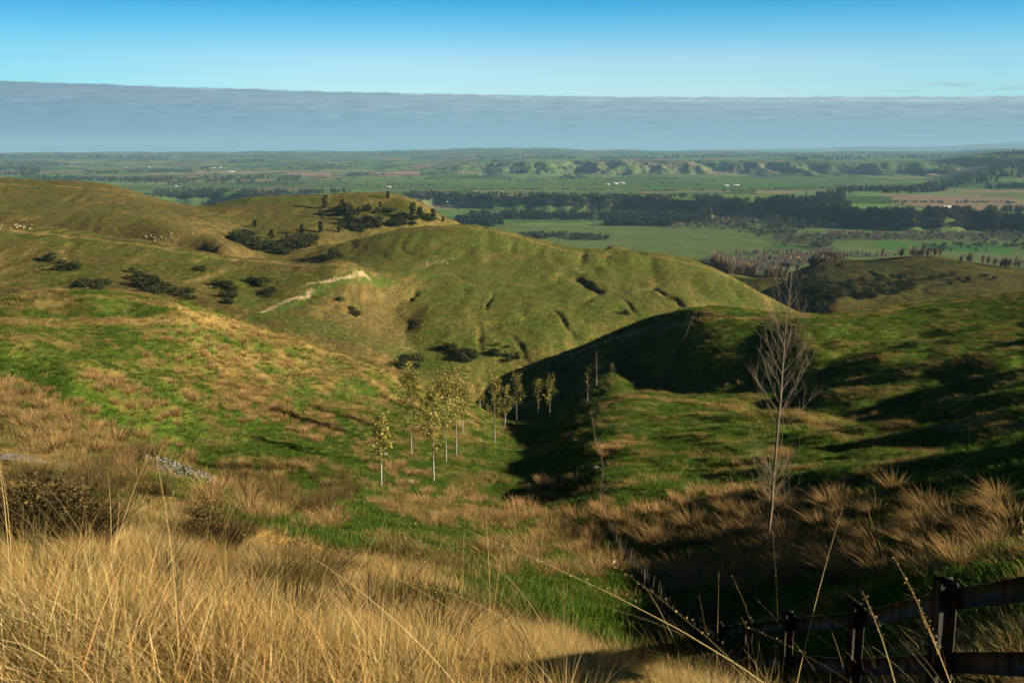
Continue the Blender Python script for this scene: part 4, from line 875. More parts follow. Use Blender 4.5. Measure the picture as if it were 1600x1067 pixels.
# ------------------------------------------------------------------ the tall bare tree
def bare_tree(px, py, d, ptx, pty):
    q = v1(px, py); d = dist(q); x, y, zg = q; h = d * ray(ptx, pty)[1] - zg; lx = d * math.sin(ray(ptx, pty)[0]) - x + .0 * d
    g = np.random.default_rng(77); n = 14; z = np.linspace(0, h * .98, n); wob = np.cumsum(g.normal(0, .016, n)); wob = wob - wob[0] - (wob[-1] - wob[0]) * np.linspace(0, 1, n); pts = np.stack([lx * (z / h) ** 1.1 + wob, np.cumsum(g.normal(0, .015, n)), z], -1)
    r = empty('bare_tree', (x, y, zg - .03)); tag(r, 'tall slender leafless tree rising in front of the right hillside', 'tree')
    t = tube(pts, np.linspace(.068, .006, n) ** 1.0, 8, (.3, .25, .18)); obj('trunk', mesh('bare_trunk', t[0], t[1], M_bark, t[2], True), r)
    tb, tw, tips = [], [], []
    def limb(b, dr, ln, rad, lev):
        k = 6; P_ = [np.array(b)]; dr = np.array(dr, float); dr /= np.linalg.norm(dr)
        for i in range(k):
            dr = dr + np.array([g.normal(0, .05), g.normal(0, .05), .055]); dr /= np.linalg.norm(dr); P_.append(P_[-1] + dr * ln / k)
        (tb if lev == 0 else tw).append(tube(P_, np.linspace(rad, rad * .35, k + 1) * .78, 5 if lev == 0 else 3, (.28, .22, .15)))
        if lev < 2:
            for q in range((6, 3)[lev]):
                i = g.integers(1, k + 1); a = g.uniform(0, 6.28); nd_ = dr * .95 + np.array([math.cos(a), math.sin(a), g.uniform(-.05, .5)]) * .62
                limb(P_[i], nd_, ln * g.uniform(.28, .5), rad * .45, lev + 1)
        tips.append(P_[-1])
    for k in range(38):                                       # the main crown
        t = .42 + .53 * (k / 38) ** .9 + g.uniform(-.01, .01); i = t * (n - 1); b = pts[int(i)] + (pts[min(int(i) + 1, n - 1)] - pts[int(i)]) * (i % 1)
        a = k * 2.4 + g.uniform(-.4, .4); up = .62 + .85 * t; ln = h * (.34 * (1 - t) ** .85 + .022) * g.uniform(.7, 1.1)
        limb(b, (math.cos(a), math.sin(a), up), ln, .022 * (1.15 - t), 0)
    for k in range(46):                                       # the skirt of shoots low on the stem
        t = .135 + .14 * g.uniform(0, 1); i = t * (n - 1); b = pts[int(i)] + (pts[int(i) + 1] - pts[int(i)]) * (i % 1); a = g.uniform(0, 6.28)
        limb(b, (math.cos(a), math.sin(a), g.uniform(.7, 1.6)), h * g.uniform(.09, .19), .011, 1)
    t = join(*tb); lm = obj('limbs', mesh('bare_limbs', t[0], t[1], M_bark, t[2]), r); t = join(*tw); obj('twigs', mesh('bare_twigs', t[0], t[1], M_bark, t[2]), lm)
    top = pts[-1]
    t = leaves(np.array([top + [-.10, 0, .03], top + [.02, .02, .22], top + [.26, .0, -.02], top + [.20, .05, .03]]), .17, 5, [(.62, .42, .22), (.30, .17, .05)], .1); obj('leaf', mesh('top_leaves', t[0], t[1], M_pop, t[2]), r)
bare_tree(1199, 857, 31, 1240, 392)

# ------------------------------------------------------------------ scrub and trees on the hills
scr = [scrub_mesh(s_) for s_ in range(5)]
def put(nm, me, p, s_, rz, lb, cat, grp=None): return tag(obj(nm, me, None, (p[0], p[1], p[2] - .03 * (s_ if isinstance(s_, float) else s_[2])), rz, s_), lb, cat, grp)
SCZ = [(85, 412, 12, 6, .1, 3, 5.0, 'dark bush in the upper pair on the left middle ridge'), (106, 424, 8, 4, 0, 3, 5.0, 'dark bush in the lower pair on the left middle ridge'),
 (150, 447, 26, 6, 0, 9, 4.2, 'scrub bush just above the left hill crest'), (55, 463, 30, 3, -.2, 6, 3.5, 'scrub bush in the low line above left crest'),
 (232, 443, 40, 11, .45, 22, 4.2, 'bush in the long slanting thicket on middle ridge'), (355, 462, 22, 14, .5, 12, 4.0, 'dark scrub bush in the gully right of the long thicket'),
 (405, 444, 14, 7, .2, 6, 4.5, 'dark scrub bush high above the cut track'), (420, 462, 10, 8, .3, 5, 3.5, 'dark scrub bush just left of the cut track'), (295, 463, 12, 6, .3, 5, 3.6, 'dark scrub bush at the tail of the long thicket'),
 (312, 424, 5, 3, 0, 2, 3.0, 'single small dark bush high on the middle ridge'), (555, 494, 9, 6, .5, 4, 3.4, 'dark bush on the slope right below the cut track'), (530, 472, 5, 3, 0, 2, 2.6, 'tiny bush on the slope below the cut track'),
 (640, 570, 32, 9, -.15, 14, 4.0, 'bush in the thicket at the far valley bottom'), (725, 558, 26, 12, .35, 16, 3.6, 'bush in the gully right of the far track'), (790, 553, 26, 12, .25, 12, 3.4, 'bush just above the shaded hillside crest'),
 (700, 548, 10, 6, .2, 4, 3.2, 'dark scrub bush left of the pale spur on the central hill'), (455, 385, 38, 11, -.25, 30, 7.5, 'bush in deep thicket below the conifer hill'), (392, 380, 30, 11, .3, 26, 8.0, 'bush in thicket left below the conifer hill'),
 (515, 402, 20, 4, .0, 8, 4.5, 'low dark bush on the saddle behind the central hill'), (620, 346, 60, 8, -.05, 34, 6.0, 'bush along the lower edge of conifer hill'), (560, 352, 34, 9, 0, 24, 6.0, 'dark bush low in the middle of the conifer hill'), (538, 333, 16, 9, 0, 12, 6.5, 'dark bush in the central cluster of the conifer hill'), (592, 329, 28, 6, 0, 9, 5.0, 'dark bush right of the central cluster'),
 (1075, 482, 12, 5, .2, 5, 3.0, 'dark bush beside the far fence on the central hill'), (975, 492, 8, 3, 0, 2, 2.5, 'small dark bush low on the central hill'), (1350, 452, 80, 16, -.1, 50, 7.0, 'bush on the shaded far hills at right'), (1270, 462, 26, 26, 0, 60, 8.0, 'bush in the black gully behind the bare tree'), (1500, 438, 70, 8, 0, 16, 5.0, 'dark bush on the far right hillside')]
k_ = 0
for zi, (cx, cy, hw, hh, sl, n, sz, lb) in enumerate(SCZ):
    g = np.random.default_rng(700 + zi); q = g.uniform(-1, 1, (n * 4, 2)); q = q[(q ** 2).sum(1) < 1][:n]
    for qi, p in enumerate(vis(cx + q[:, 0] * hw, cy + q[:, 1] * hh + q[:, 0] * hw * sl)):
        if np.isnan(p[0]) or dist(p) > 1500 or dist(p) < 270: continue
        s_ = sz * g.uniform(.6, 1.15) * (.8 if cy > 402 else 1.0); put('scrub_bush', scr[k_ % 5], p, (s_, s_, s_ * g.uniform(.7, 1.05)), g.uniform(0, 6.28), finer(lb, s_ / sz * 1.25, q[qi], n), 'bush', 'hill scrub: ' + lb); k_ += 1
def tree_copies(kind, seeds, shape, matc):
    """two part trees (trunk, crown), unit height, with shared mesh data"""
    out_ = []
    for s_ in seeds:
        lobes, t = shape(s_); cr_ = mesh(kind + '_crown', t[0], t[1], matc, t[2]); u = tube([(0, 0, -.03), (.004, 0, .25), (0, .004, .8)], [.028, .02, .006], 6, (.08, .06, .04)); out_.append((cr_, mesh(kind + '_trunk', u[0], u[1], M_dbark, u[2])))
    return out_
pin = tree_copies('conifer', range(5), lambda s_: pine_shape(s_ + 20, 300, .13, .12), M_scrub)
for i, (x_, y_, hp, lb) in enumerate([(508, 325, 19, 'pointed dark conifer near the top left of the conifer hill'), (502, 342, 16, 'dark conifer below the pointed one on the conifer hill'), (501, 363, 17, 'rounded dark conifer low on the left of the conifer hill'), (535, 325, 14, 'tall dark tree in the central cluster, upper left'), (540, 338, 20, 'tall dark tree in the middle of the central cluster'), (550, 347, 16, 'dark tree at the foot of the central cluster'), (527, 334, 12, 'small dark tree left of the central cluster'), (606, 310, 11, 'round tree alone on the crest of the conifer hill'),
  (575, 330, 12, 'dark tree right of the central cluster'), (594, 324, 9, 'small tree below the crest on the conifer hill'), (645, 339, 22, 'tallest dark conifer on the right of the conifer hill'), (657, 341, 18, 'dark conifer leaning on the tallest one'), (677, 346, 18, 'dark conifer near the right end of the conifer hill'), (628, 351, 14, 'dark tree left of the tallest conifer'), (472, 365, 14, 'dark tree above the deep thicket'), (530, 364, 13, 'dark round tree low in the middle of the conifer hill'), (399, 355, 12, 'single dark tree above the left thicket'), (692, 347, 9, 'small tree at the right end of the conifer hill'), (610, 333, 9, 'small tree in the middle right of the conifer hill'), (585, 352, 11, 'dark tree at the lower edge of the conifer hill'), (450, 380, 16, 'dark tree standing in the deep thicket'), (425, 372, 14, 'dark tree at the left of the deep thicket'), (470, 388, 12, 'dark tree at the bottom of the deep thicket'), (560, 336, 12, 'leafy dark tree behind the central cluster')]):
    p = v1(x_, y_)
    if p is None or dist(p) > 1400: print('miss', x_, y_); continue
    h = dist(p) * hp / F; r = empty('conifer_tree', (p[0], p[1], p[2] - .2), i * 1.3, (h * 1.25, h * 1.25, h)); tag(r, lb, 'tree', 'conifers scattered over the far grassy hill'); obj('crown', pin[i % 5][0], r); obj('trunk', pin[i % 5][1], r)

# ------------------------------------------------------------------ sheep
def ell(c_, r_, n1=8, n2=6):
    th_ = np.linspace(0, 2 * math.pi, n1, endpoint=False); ph2 = np.linspace(-math.pi / 2, math.pi / 2, n2); V = np.array([[c_[0] + r_[0] * math.cos(p) * math.cos(t), c_[1] + r_[1] * math.cos(p) * math.sin(t), c_[2] + r_[2] * math.sin(p)] for p in ph2 for t in th_])
    i = np.arange(n2 - 1)[:, None] * n1; j = np.arange(n1)[None]; return V, np.stack([i + j, i + (j + 1) % n1, i + n1 + (j + 1) % n1, i + n1 + j], -1).reshape(-1, 4), np.tile((.42, .38, .31), (len(V), 1))
sp = [ell((0, 0, .62), (.52, .25, .28), 10, 8), tube([(.42, 0, .72), (.58, 0, .86), (.66, 0, .90)], [.15, .11, .09], 7, (.6, .56, .48)), tube([(.62, 0, .92), (.74, 0, .86), (.86, 0, .78)], [.09, .08, .045], 7, (.45, .40, .34))]
for sx_ in (-.33, .33):
    for sy_ in (-.13, .13): sp.append(tube([(sx_, sy_, .5), (sx_ + .02 * np.sign(sx_), sy_, .26), (sx_, sy_, 0)], [.075, .045, .035], 6, (.40, .36, .30)))
for sy_ in (-.09, .09): sp.append(tube([(.62, sy_, .94), (.58, sy_ * 2.2, .93)], [.03, .012], 4, (.45, .4, .34)))
t = join(*sp); M_wool = mat_leaf('wool', .2, 0, .95); shm = mesh('sheep', t[0], t[1], M_wool, t[2], True)
for zi, (cx, cy, hw, hh, n, lb) in enumerate([(25, 355, 26, 4, 12, 'white sheep in the flock at the left edge of the middle ridge'), (265, 372, 45, 7, 18, 'white sheep on the slope below the far left hills'), (685, 410, 22, 8, 6, 'white sheep resting on top of the central hill'), (728, 361, 3, 2, 1, 'single white sheep on the crest of the central hill'), (560, 316, 45, 8, 12, 'white sheep grazing high on the conifer hill'), (290, 333, 25, 5, 5, 'white sheep on the green saddle beyond the far left hill'), (478, 392, 8, 3, 3, 'white sheep beside the thicket under the conifer hill')]):
    g = np.random.default_rng(800 + zi)
    for p in vis(cx + g.uniform(-hw, hw, n), cy + g.uniform(-hh, hh, n)):
        if not np.isnan(p[0]) and dist(p) < 1400: put('sheep', shm, p, .85, g.uniform(0, 6.28), lb, 'sheep', 'flock: ' + lb)

# ------------------------------------------------------------------ fences
def bar(p, q, w_, h_, jit=0, g=rng):
    """squared timber from p to q, slightly waney"""
    p = np.array(p, float); q = np.array(q, float); t = q - p; t /= np.linalg.norm(t); up = np.array([0, 0, 1.]) if abs(t[2]) < .9 else np.array([0, 1., 0]); s_ = np.cross(t, up); s_ /= np.linalg.norm(s_); u = np.cross(s_, t)
    R_ = []; K = 4; ch = min(w_, h_) * .14
    for i in range(K + 1):
        c_ = p + (q - p) * i / K + (g.normal(0, jit, 3) if 0 < i < K else 0)
        for a, b in ((-1, -1), (1, -1), (1, 1), (-1, 1)):
            for k in ((0, 1) if a * b > 0 else (1, 0)):
                R_.append(c_ + s_ * a * (w_ / 2 - (ch if k == 0 else 0)) + u * b * (h_ / 2 - (ch if k == 1 else 0)))
    n = 8; i = np.arange(K)[:, None] * n; j = np.arange(n)[None]; Fq = [np.stack([i + j, i + (j + 1) % n, i + n + (j + 1) % n, i + n + j], -1).reshape(-1, 4), np.array([[0, 3, 2, 1], [0, 7, 4, 3], [7, 6, 5, 4]]), np.array([[0, 1, 2, 3], [0, 3, 4, 7], [7, 4, 5, 6]]) + K * n]
    return np.array(R_), Fq
def bar_obj(nm, p, q, w_, h_, mt, parent, jit=.004):
    v, f = bar(p, q, w_, h_, jit); return obj(nm, mesh(nm, v, f, mt), parent)
RP = [(1700, 4.9), (1585, 6.1), (1472, 8.3), (1335, 10.7), (1231, 13.2), (1168, 15.7), (1125, 18.2), (1088, 20.6)]
def wpt(px, d): a = ray(px, 985)[0]; return np.array([d * math.sin(a), d * math.cos(a)])
RP[1] = None; RP[0] = None; RP = [r for r in RP if r]
xy = [wpt(*r) for r in RP]; step = xy[0] - xy[1]; xy = [xy[0] + step * 2 * 1.0 + np.array([.10, 0]), xy[0] + step + np.array([.03, 0])] + xy
r = empty('rail_fence', (xy[2][0], xy[2][1], g1(*xy[2]))); tag(r, 'dark weathered post and rail fence running down from the lower right corner', 'fence'); org = np.array(r.location)
tops = []
ZT = {2: 8.3 * ray(1472, 905)[1], 3: 10.7 * ray(1335, 945)[1], 4: 13.2 * ray(1231, 957)[1], 5: 15.7 * ray(1168, 966)[1], 6: 18.2 * ray(1125, 973)[1], 7: 20.6 * ray(1088, 978)[1]}
for i, p in enumerate(xy):
    zt = ZT.get(i, ZT[2] + (2 - i) * (ZT[2] - ZT[3]) * .95); zg = g1(*p); tops.append(zt)
    lean = rng.normal(0, .012, 2); bar_obj('post', np.array([p[0], p[1], min(zg, zt - 1.0) - .25]) - org, np.array([p[0] + lean[0], p[1] + lean[1], zt]) - org, .16 if i < 3 else .14, .15, M_rail, r, .004)
for i in range(len(xy) - 1):
    for dz, hh in ((.16, .165), (.72, .165)):
        a = np.array([xy[i][0] + .10, xy[i][1], tops[i] - dz]); b = np.array([xy[i + 1][0] + .10, xy[i + 1][1], tops[i + 1] - dz]); e2 = (b - a) / np.linalg.norm(b - a) * .008
        bar_obj('rail', a + e2 - org, b - e2 - org, .045, hh, M_rail, r, .002)
def batten_fence(pts, lb, nm, sp_b, sp_p, h_, lim=95, bw=.028):
    """pts: list of world (x, y); battens close together, wires between"""
    P_ = np.array(pts); seg = np.hypot(*(P_[1:] - P_[:-1]).T); L_ = np.concatenate([[0], np.cumsum(seg)]); g = np.random.default_rng(int(L_[-1] * 10))
    r = empty(nm, (P_[0][0], P_[0][1], g1(*P_[0]))); tag(r, lb, 'fence'); org = np.array(r.location)
    at_ = lambda s_: np.array([np.interp(s_, L_, P_[:, 0]), np.interp(s_, L_, P_[:, 1])])
    S_ = np.arange(0, L_[-1], sp_b) + g.uniform(-.08, .08, len(np.arange(0, L_[-1], sp_b))); S_ = np.clip(S_, 0, L_[-1]); extra = []
    zs = gz(*np.array([at_(s_) for s_ in S_]).T)
    for k, s_ in enumerate(S_):
        p = at_(s_); post = k % sp_p == 0; l_ = g.normal(0, .05 if not post else .02, 2); hh = h_ * (1.08 if post else g.uniform(.9, 1.02)); a = np.array([p[0], p[1], zs[k] - (.2 if post else -.03)]) - org; b = np.array([p[0] + l_[0], p[1] + l_[1], zs[k] + hh]) - org; w_ = .11 if post else bw
        if k < lim or post: bar_obj('post' if post else 'batten', a, b, w_, w_ * .8, M_post, r, .004)
        else: extra.append(bar(a, b, w_, w_ * .8, .004))
    if extra:
        V, Fs, o_ = [], [], 0
        for v, f in extra:
            V.append(v); Fs += [x + o_ for x in f]; o_ += len(v)
        tag(obj('battens', mesh('battens', np.concatenate(V), Fs, M_post), r), kind='stuff')
    for zz in (.25, .5, .75, .98):
        s_ = np.arange(0, L_[-1], 2.0); q = np.array([at_(x) for x in s_]); z = gz(q[:, 0], q[:, 1]) + h_ * zz; t = tube(np.stack([q[:, 0], q[:, 1], z], -1) - org, .004, 4); obj('wire', mesh('wire', t[0], t[1], M_post), r)
line = [wpt(1088, 20.8)] + [gat(*q)[:2] for q in ((1062, 24), (1035, 28), (1010, 32), (985, 38), (962, 46), (945, 56), (936, 64), (940, 74), (936, 86), (928, 98), (924, 112), (920, 128), (921, 138), (935, 142), (960, 145), (988, 147))]
batten_fence(line, 'long wire fence of thin grey battens crossing the gully and climbing the knoll', 'wire_fence', .95, 6, .82)
q_ = vis([1036, 1045, 1055, 1065, 1075, 1084], [606, 590, 568, 545, 522, 501]); batten_fence([a[:2] for a in q_ if not np.isnan(a[0])], 'batten fence climbing straight up the shaded hillside behind the knoll', 'wire_fence', .6, 6, 1.3, 95, .09)
q_ = vis([1087, 1110, 1140, 1170], [498, 496, 495, 495]); batten_fence([a[:2] for a in q_ if not np.isnan(a[0])], 'short fence of grey battens along the crest right of the far corner', 'wire_fence', .9, 5, 1.1, 95, .07)
p = v1(857, 590); z1 = 568
r = bar_obj('marker_post', (0, 0, -.2), (.03, 0, dist(p) * (ray(857, 563)[1] - ray(857, 590)[1])), .12, .12, M_guard, None); r.location = p; tag(r, 'white marker post upright on the dark hillside', 'post')
p = gat(941, 66); r = bar_obj('broken_batten', (0, 0, .05), (.42, .1, .42), .05, .05, M_guard, None); r.location = p; tag(r, 'pale broken batten leaning out of the wire fence', 'batten')
# gravel and the grey strip
p = v1(284, 737); g = np.random.default_rng(9); sp = []
for k in range(420):
    a, rr = g.uniform(0, 6.28), math.sqrt(g.uniform(0, 1)); x_, y_ = rr * 1.75 * math.cos(a), rr * 1.5 * math.sin(a); s_ = g.uniform(.04, .10); v, f, c_ = ell((x_, y_, g1(p[0] + x_, p[1] + y_) - p[2] + s_ * .3 + .10 * (1 - rr)), (s_, s_ * g.uniform(.6, 1), s_ * .6), 5, 4); sp.append((v + g.normal(0, s_ * .12, v.shape), f, c_))
t = join(*sp); o = obj('gravel_heap', mesh('gravel_heap', t[0], t[1], M_stone), None, p); tag(o, 'low heap of pale grey gravel on the green valley side', 'gravel heap')
q_ = vis([2, 20, 45, 75, 100, 118], [715, 718, 722, 727, 729, 731]); q_ = q_[~np.isnan(q_[:, 0])]; V = []
for a in q_:
    for s_ in (-.35, .35): V.append((a[0], a[1] + s_ * 1.1, g1(a[0], a[1] + s_ * 1.1) + .09))
n = len(q_); o = obj('path', mesh('path', V, np.array([[2 * i, 2 * i + 1, 2 * i + 3, 2 * i + 2] for i in range(n - 1)]), M_stone)); tag(o, kind='structure')
for i, (x_, y_, s_) in enumerate([(600, 712, .28), (930, 735, .5), (880, 752, .25), (640, 755, .3)]):
    p = v1(x_, y_); v, f, c_ = ell((0, 0, .15), (s_, s_ * .7, s_ * .5), 8, 6); v = v + np.random.default_rng(i).normal(0, s_ * .07, v.shape); tag(obj('boulder', mesh('boulder', v, f, M_stone), None, p), ['small pale rock left of the young poplars', 'pale rock lying just right of the wire fence', 'small rock on the shaded grass left of the fence', 'small rock at the foot of the poplar with the curved stem'][i], 'rock')
# ------------------------------------------------------------------ the plain: woods, shelterbelts, lone trees, farms
def far_pine(seed, n=90):
    lobes, t = pine_shape(seed, n, .17, .35, [(.014, .024, .014), (.022, .034, .018), (.034, .045, .022)]); u = tube([(0, 0, 0), (0, 0, .5)], [.02, .015], 4, (.06, .05, .04)); return mesh('far_pine_%d' % seed, *(lambda q: (q[0], q[1], M_scrub, q[2]))(join(t, u)))
def far_broad(seed, n=110, col=((.03, .045, .02), (.05, .06, .025), (.075, .075, .03))):
    g = np.random.default_rng(seed); lobes = [(g.uniform(-.25, .25), g.uniform(-.25, .25), g.uniform(.45, .75), g.uniform(.2, .3)) for _ in range(6)]; t = leaves(crown_pts(n, seed, lobes), .16, seed, list(col), .3); u = tube([(0, 0, 0), (0, 0, .5)], [.035, .02], 5, (.06, .05, .04)); return mesh('far_tree_%d' % seed, *(lambda q: (q[0], q[1], M_scrub, q[2]))(join(t, u)))
fp = [far_pine(s_) for s_ in range(900, 904)]; fb = [far_broad(s_) for s_ in range(910, 914)]; bare = [(lambda t: mesh('far_bare_%d' % s_, t[0], t[1], M_twig, t[2]))(bare_shape(s_, 150, .30)) for s_ in range(920, 924)]
slim = [(lambda t: mesh('slim_poplar_%d' % s_, t[0], t[1], M_twig, t[2]))(bare_shape(s_, 110, .11, ((.15, .11, .085), (.20, .15, .115), (.11, .09, .07)), .06)) for s_ in range(930, 932)]
def wood(nm, strips, protos, h, lb, seed):
    """strips of (x0, top row, bottom row, x1, top row, bottom row, count); trees stand on the ground under those pixels"""
    g = np.random.default_rng(seed); A_ = []
    for x0, t0, b0, x1, t1, b1, n in strips:
        u = g.uniform(0, 1, n); v = g.uniform(0, 1, n); px = x0 + u * (x1 - x0); top_ = t0 + u * (t1 - t0); bot = b0 + u * (b1 - b0); k_ = perlin(px / 23.0 + seed, v * 2.0 + seed, seed) + .5 * perlin(px / 7.0, v * 3.0, seed + 3) > -.22; A_.append(vis(px[k_], (top_ + v * (bot - top_))[k_]))
    P_ = np.concatenate(A_); P_ = P_[~np.isnan(P_[:, 0])]; P_ = P_[np.hypot(P_[:, 0], P_[:, 1]) > (1550 if nm not in ('bare_wood',) and seed != 958 else 950)]
    hh = h * g.uniform(.65, 1.15, len(P_)); sc3 = np.stack([hh * g.uniform(.9, 1.6, len(P_))] * 2 + [hh], -1)
    P_ = P_ - [0, 0, .5]; scatter(nm, P_, protos, protos[0].materials[0], lb, None, sc3, .02, seed)
WOODS = [
 ('pine_wood', [(735, 338, 352, 785, 344, 357, 260), (705, 346, 357, 735, 344, 357, 160)], fp, 24, 'dark pine wood just behind the right end of the conifer hill'),
 ('pine_wood', [(752, 335, 343, 1110, 336, 346, 1300), (960, 340, 345, 1110, 342, 350, 300)], fp, 20, 'long dark pine plantation beyond the pale green field'),
 ('pine_wood', [(945, 349, 353, 1055, 350, 354, 340)], fp, 22, 'dark square pine block standing forward in the pale green field'),
 ('pine_wood', [(560, 303, 312, 900, 305, 322, 700), (830, 306, 320, 1130, 308, 330, 1500), (1090, 312, 336, 1330, 318, 345, 1500)], fp + fb, 16, 'dark trees along the river terrace in the middle of the plain'),
 ('pine_wood', [(1200, 335, 360, 1340, 330, 356, 700), (1330, 330, 356, 1600, 328, 358, 2100)], fp + fb, 17, 'broad dark forest across the right of the plain'),
 ('pine_wood', [(1180, 318, 328, 1320, 300, 318, 420), (1310, 297, 303, 1420, 296, 302, 260), (1420, 296, 303, 1480, 284, 300, 300), (1470, 280, 296, 1560, 273, 284, 220), (1540, 292, 296, 1640, 290, 295, 160)], fp, 22, 'dark shelterbelt climbing away on the right of the plain'),
 ('pine_wood', [(1548, 255, 276, 1620, 250, 278, 600)], fp, 26, 'black wood at the right edge under the skyline'),
 ('shelterbelt', [(1048, 243, 247, 1250, 242, 247, 420), (1240, 244, 251, 1470, 242, 248, 560), (1570, 240, 243, 1620, 240, 243, 90)], fp, 30, 'long dark shelterbelt on the skyline terrace at right'),
 ('pine_wood', [(800, 366, 372, 850, 367, 374, 90), (840, 366, 374, 950, 372, 376, 240)], fb, 13, 'round dark trees just over the brow of the central hill'),
 ('river_trees', [(240, 299, 310, 560, 300, 308, 800)], fb + fp, 17, 'dark trees below the pale river cliff on the left of the plain'),
 ('shelterbelt', [(100, 279, 285, 470, 277, 283, 620), (190, 283, 287, 400, 284, 288, 160), (240, 266, 270, 330, 262, 270, 120), (130, 268, 273, 260, 268, 272, 160)], fb + fp, 18, 'dark trees dotted in bands across the left of the plain'),
 ('shelterbelt', [(0, 262, 274, 62, 264, 276, 300), (0, 254, 258, 110, 256, 260, 120), (40, 277, 284, 120, 278, 286, 120)], fb + fp, 22, 'dark wood at the left edge of the plain'),
 ('shelterbelt', [(0, 241, 248, 270, 242, 251, 600), (290, 244, 247, 480, 243, 247, 160), (480, 240, 243, 660, 240, 242, 160), (340, 251, 256, 420, 250, 254, 60)], fp, 30, 'blue dark woods along the left skyline'),
 ('shelterbelt', [(540, 273, 276, 600, 270, 275, 60), (655, 272, 276, 700, 270, 274, 60), (760, 266, 271, 785, 266, 271, 70), (870, 276, 280, 915, 276, 281, 60), (420, 262, 266, 560, 260, 264, 140)], fb, 18, 'small dark copse in the middle of the far plain'),
 ('bare_wood', [(1120, 398, 432, 1300, 394, 412, 650), (1110, 405, 425, 1230, 408, 440, 380)], bare, 15, 'leafless brown trees in the valley behind the bare tree'),
 ('bare_wood', [(1290, 366, 376, 1640, 366, 378, 700), (1200, 360, 385, 1290, 366, 388, 170), (1050, 352, 358, 1160, 352, 360, 120)], bare + fb[:1], 15, 'leafless brown wood between the green river fields at right'),
 ('bare_wood', [(1470, 410, 420, 1640, 412, 422, 160), (1235, 402, 424, 1320, 398, 408, 160), (1320, 397, 404, 1470, 396, 402, 110)], bare, 11, 'grey brown leafless scrub behind the right hills'),
 ('river_trees', [(1160, 352, 360, 1300, 370, 395, 150), (1070, 346, 352, 1180, 350, 356, 110), (1440, 385, 395, 1640, 378, 392, 120)], fb, 12, 'dark bushes along the stream on the right of the plain'),
 ('hedgerow', [(620, 296, 297, 1000, 297, 298, 150), (1000, 298, 300, 1180, 298, 300, 90), (880, 278, 279, 1060, 279, 280, 110), (1050, 270, 271, 1500, 269, 270, 160), (430, 281, 282, 700, 279, 280, 170), (560, 291, 292, 680, 290, 291, 60), (1190, 296, 298, 1310, 293, 295, 70), (1320, 268, 270, 1560, 266, 268, 90), (600, 264, 265, 900, 263, 264, 120), (1380, 316, 318, 1600, 317, 319, 110)], fb, 9, 'thin dark hedgerows between the fields in the middle of the plain'),
 ('hedgerow', [(0, 270, 271, 300, 268, 269, 140), (250, 275, 276, 560, 274, 275, 150), (0, 259, 260, 420, 257, 258, 160), (180, 294, 295, 400, 295, 296, 90), (120, 252, 253, 640, 251, 252, 200)], fb, 10, 'thin dark hedgerows across the left of the plain'),
 ('river_trees', [(640, 300, 303, 760, 302, 310, 110), (900, 322, 332, 1110, 326, 334, 260), (1090, 330, 350, 1220, 334, 352, 330)], fb + fp, 13, 'rough dark trees filling the river bed right of centre'),
 ('shelterbelt', [(930, 246, 250, 1060, 245, 249, 140), (700, 246, 250, 900, 246, 249, 180), (770, 240, 243, 870, 240, 243, 60), (640, 248, 250, 700, 247, 249, 50)], fp, 26, 'small blue woods under the far hills in the centre'),
 ('poplar_row', [(655, 304, 306, 720, 304, 307, 60), (1130, 352, 354, 1180, 354, 357, 14), (1215, 362, 366, 1240, 366, 370, 10)], slim, 22, 'thin leafless poplar row at the edge of the river terrace'),
]
for i, (nm, st, pr_, h, lb) in enumerate(WOODS): wood(nm, st, pr_, h, lb, 950 + i)
LT = [(695, 305), (606, 292), (640, 290), (667, 288), (700, 287), (718, 291), (770, 281), (796, 284), (812, 285), (835, 283), (850, 286), (880, 290), (905, 288), (930, 290), (955, 291), (1010, 292), (1035, 288), (1050, 286), (1075, 290), (1090, 291), (1115, 284), (1175, 299), (1205, 290), (1290, 289), (1430, 291), (1395, 285), (540, 289), (565, 291), (575, 288), (500, 288), (470, 290), (445, 291), (405, 288), (380, 285), (350, 289), (265, 289), (245, 287), (220, 283), (555, 273), (490, 268), (430, 276), (475, 259), (520, 256), (600, 262), (640, 259), (690, 257), (730, 258), (820, 262), (860, 268), (980, 270), (1000, 262), (1130, 275), (1170, 272), (1330, 282), (1370, 275), (1500, 280), (1515, 275), (760, 327), (715, 330), (690, 327), (1105, 345), (1155, 366), (1185, 372), (1225, 350), (1380, 320), (1410, 322), (1510, 318), (1000, 347)]
tl = tree_copies('broadleaf', range(3), lambda s_: (0, leaves(crown_pts(130, s_, [(np.random.default_rng(s_ * 9 + k).uniform(-.25, .25), np.random.default_rng(s_ * 5 + k).uniform(-.25, .25), np.random.default_rng(s_ + k).uniform(.4, .75), .26) for k in range(6)]), .15, s_, [(.03, .045, .02), (.05, .06, .025)], .3)), M_scrub)
for i, (x_, y_) in enumerate(LT):
    p = v1(x_, y_)
    if p is None or dist(p) < 1300: continue
    where = 'left part' if x_ < 560 else ('middle' if x_ < 1000 else 'right part'); depth = 'far' if y_ < 270 else ('middle distance' if y_ < 300 else 'near side'); g = np.random.default_rng(x_ + y_); h = g.uniform(9, 17) * (1.3 if y_ < 275 else 1)
    r = empty('broadleaf_tree', (p[0], p[1], p[2] - .3), i, (h, h, h)); tag(r, '%s dark tree standing alone on the plain, %s, %s' % ('small' if h < 13 else 'large', where, depth), 'tree', 'lone trees on the green plain'); obj('crown', tl[i % 3][0], r); obj('trunk', tl[i % 3][1], r)
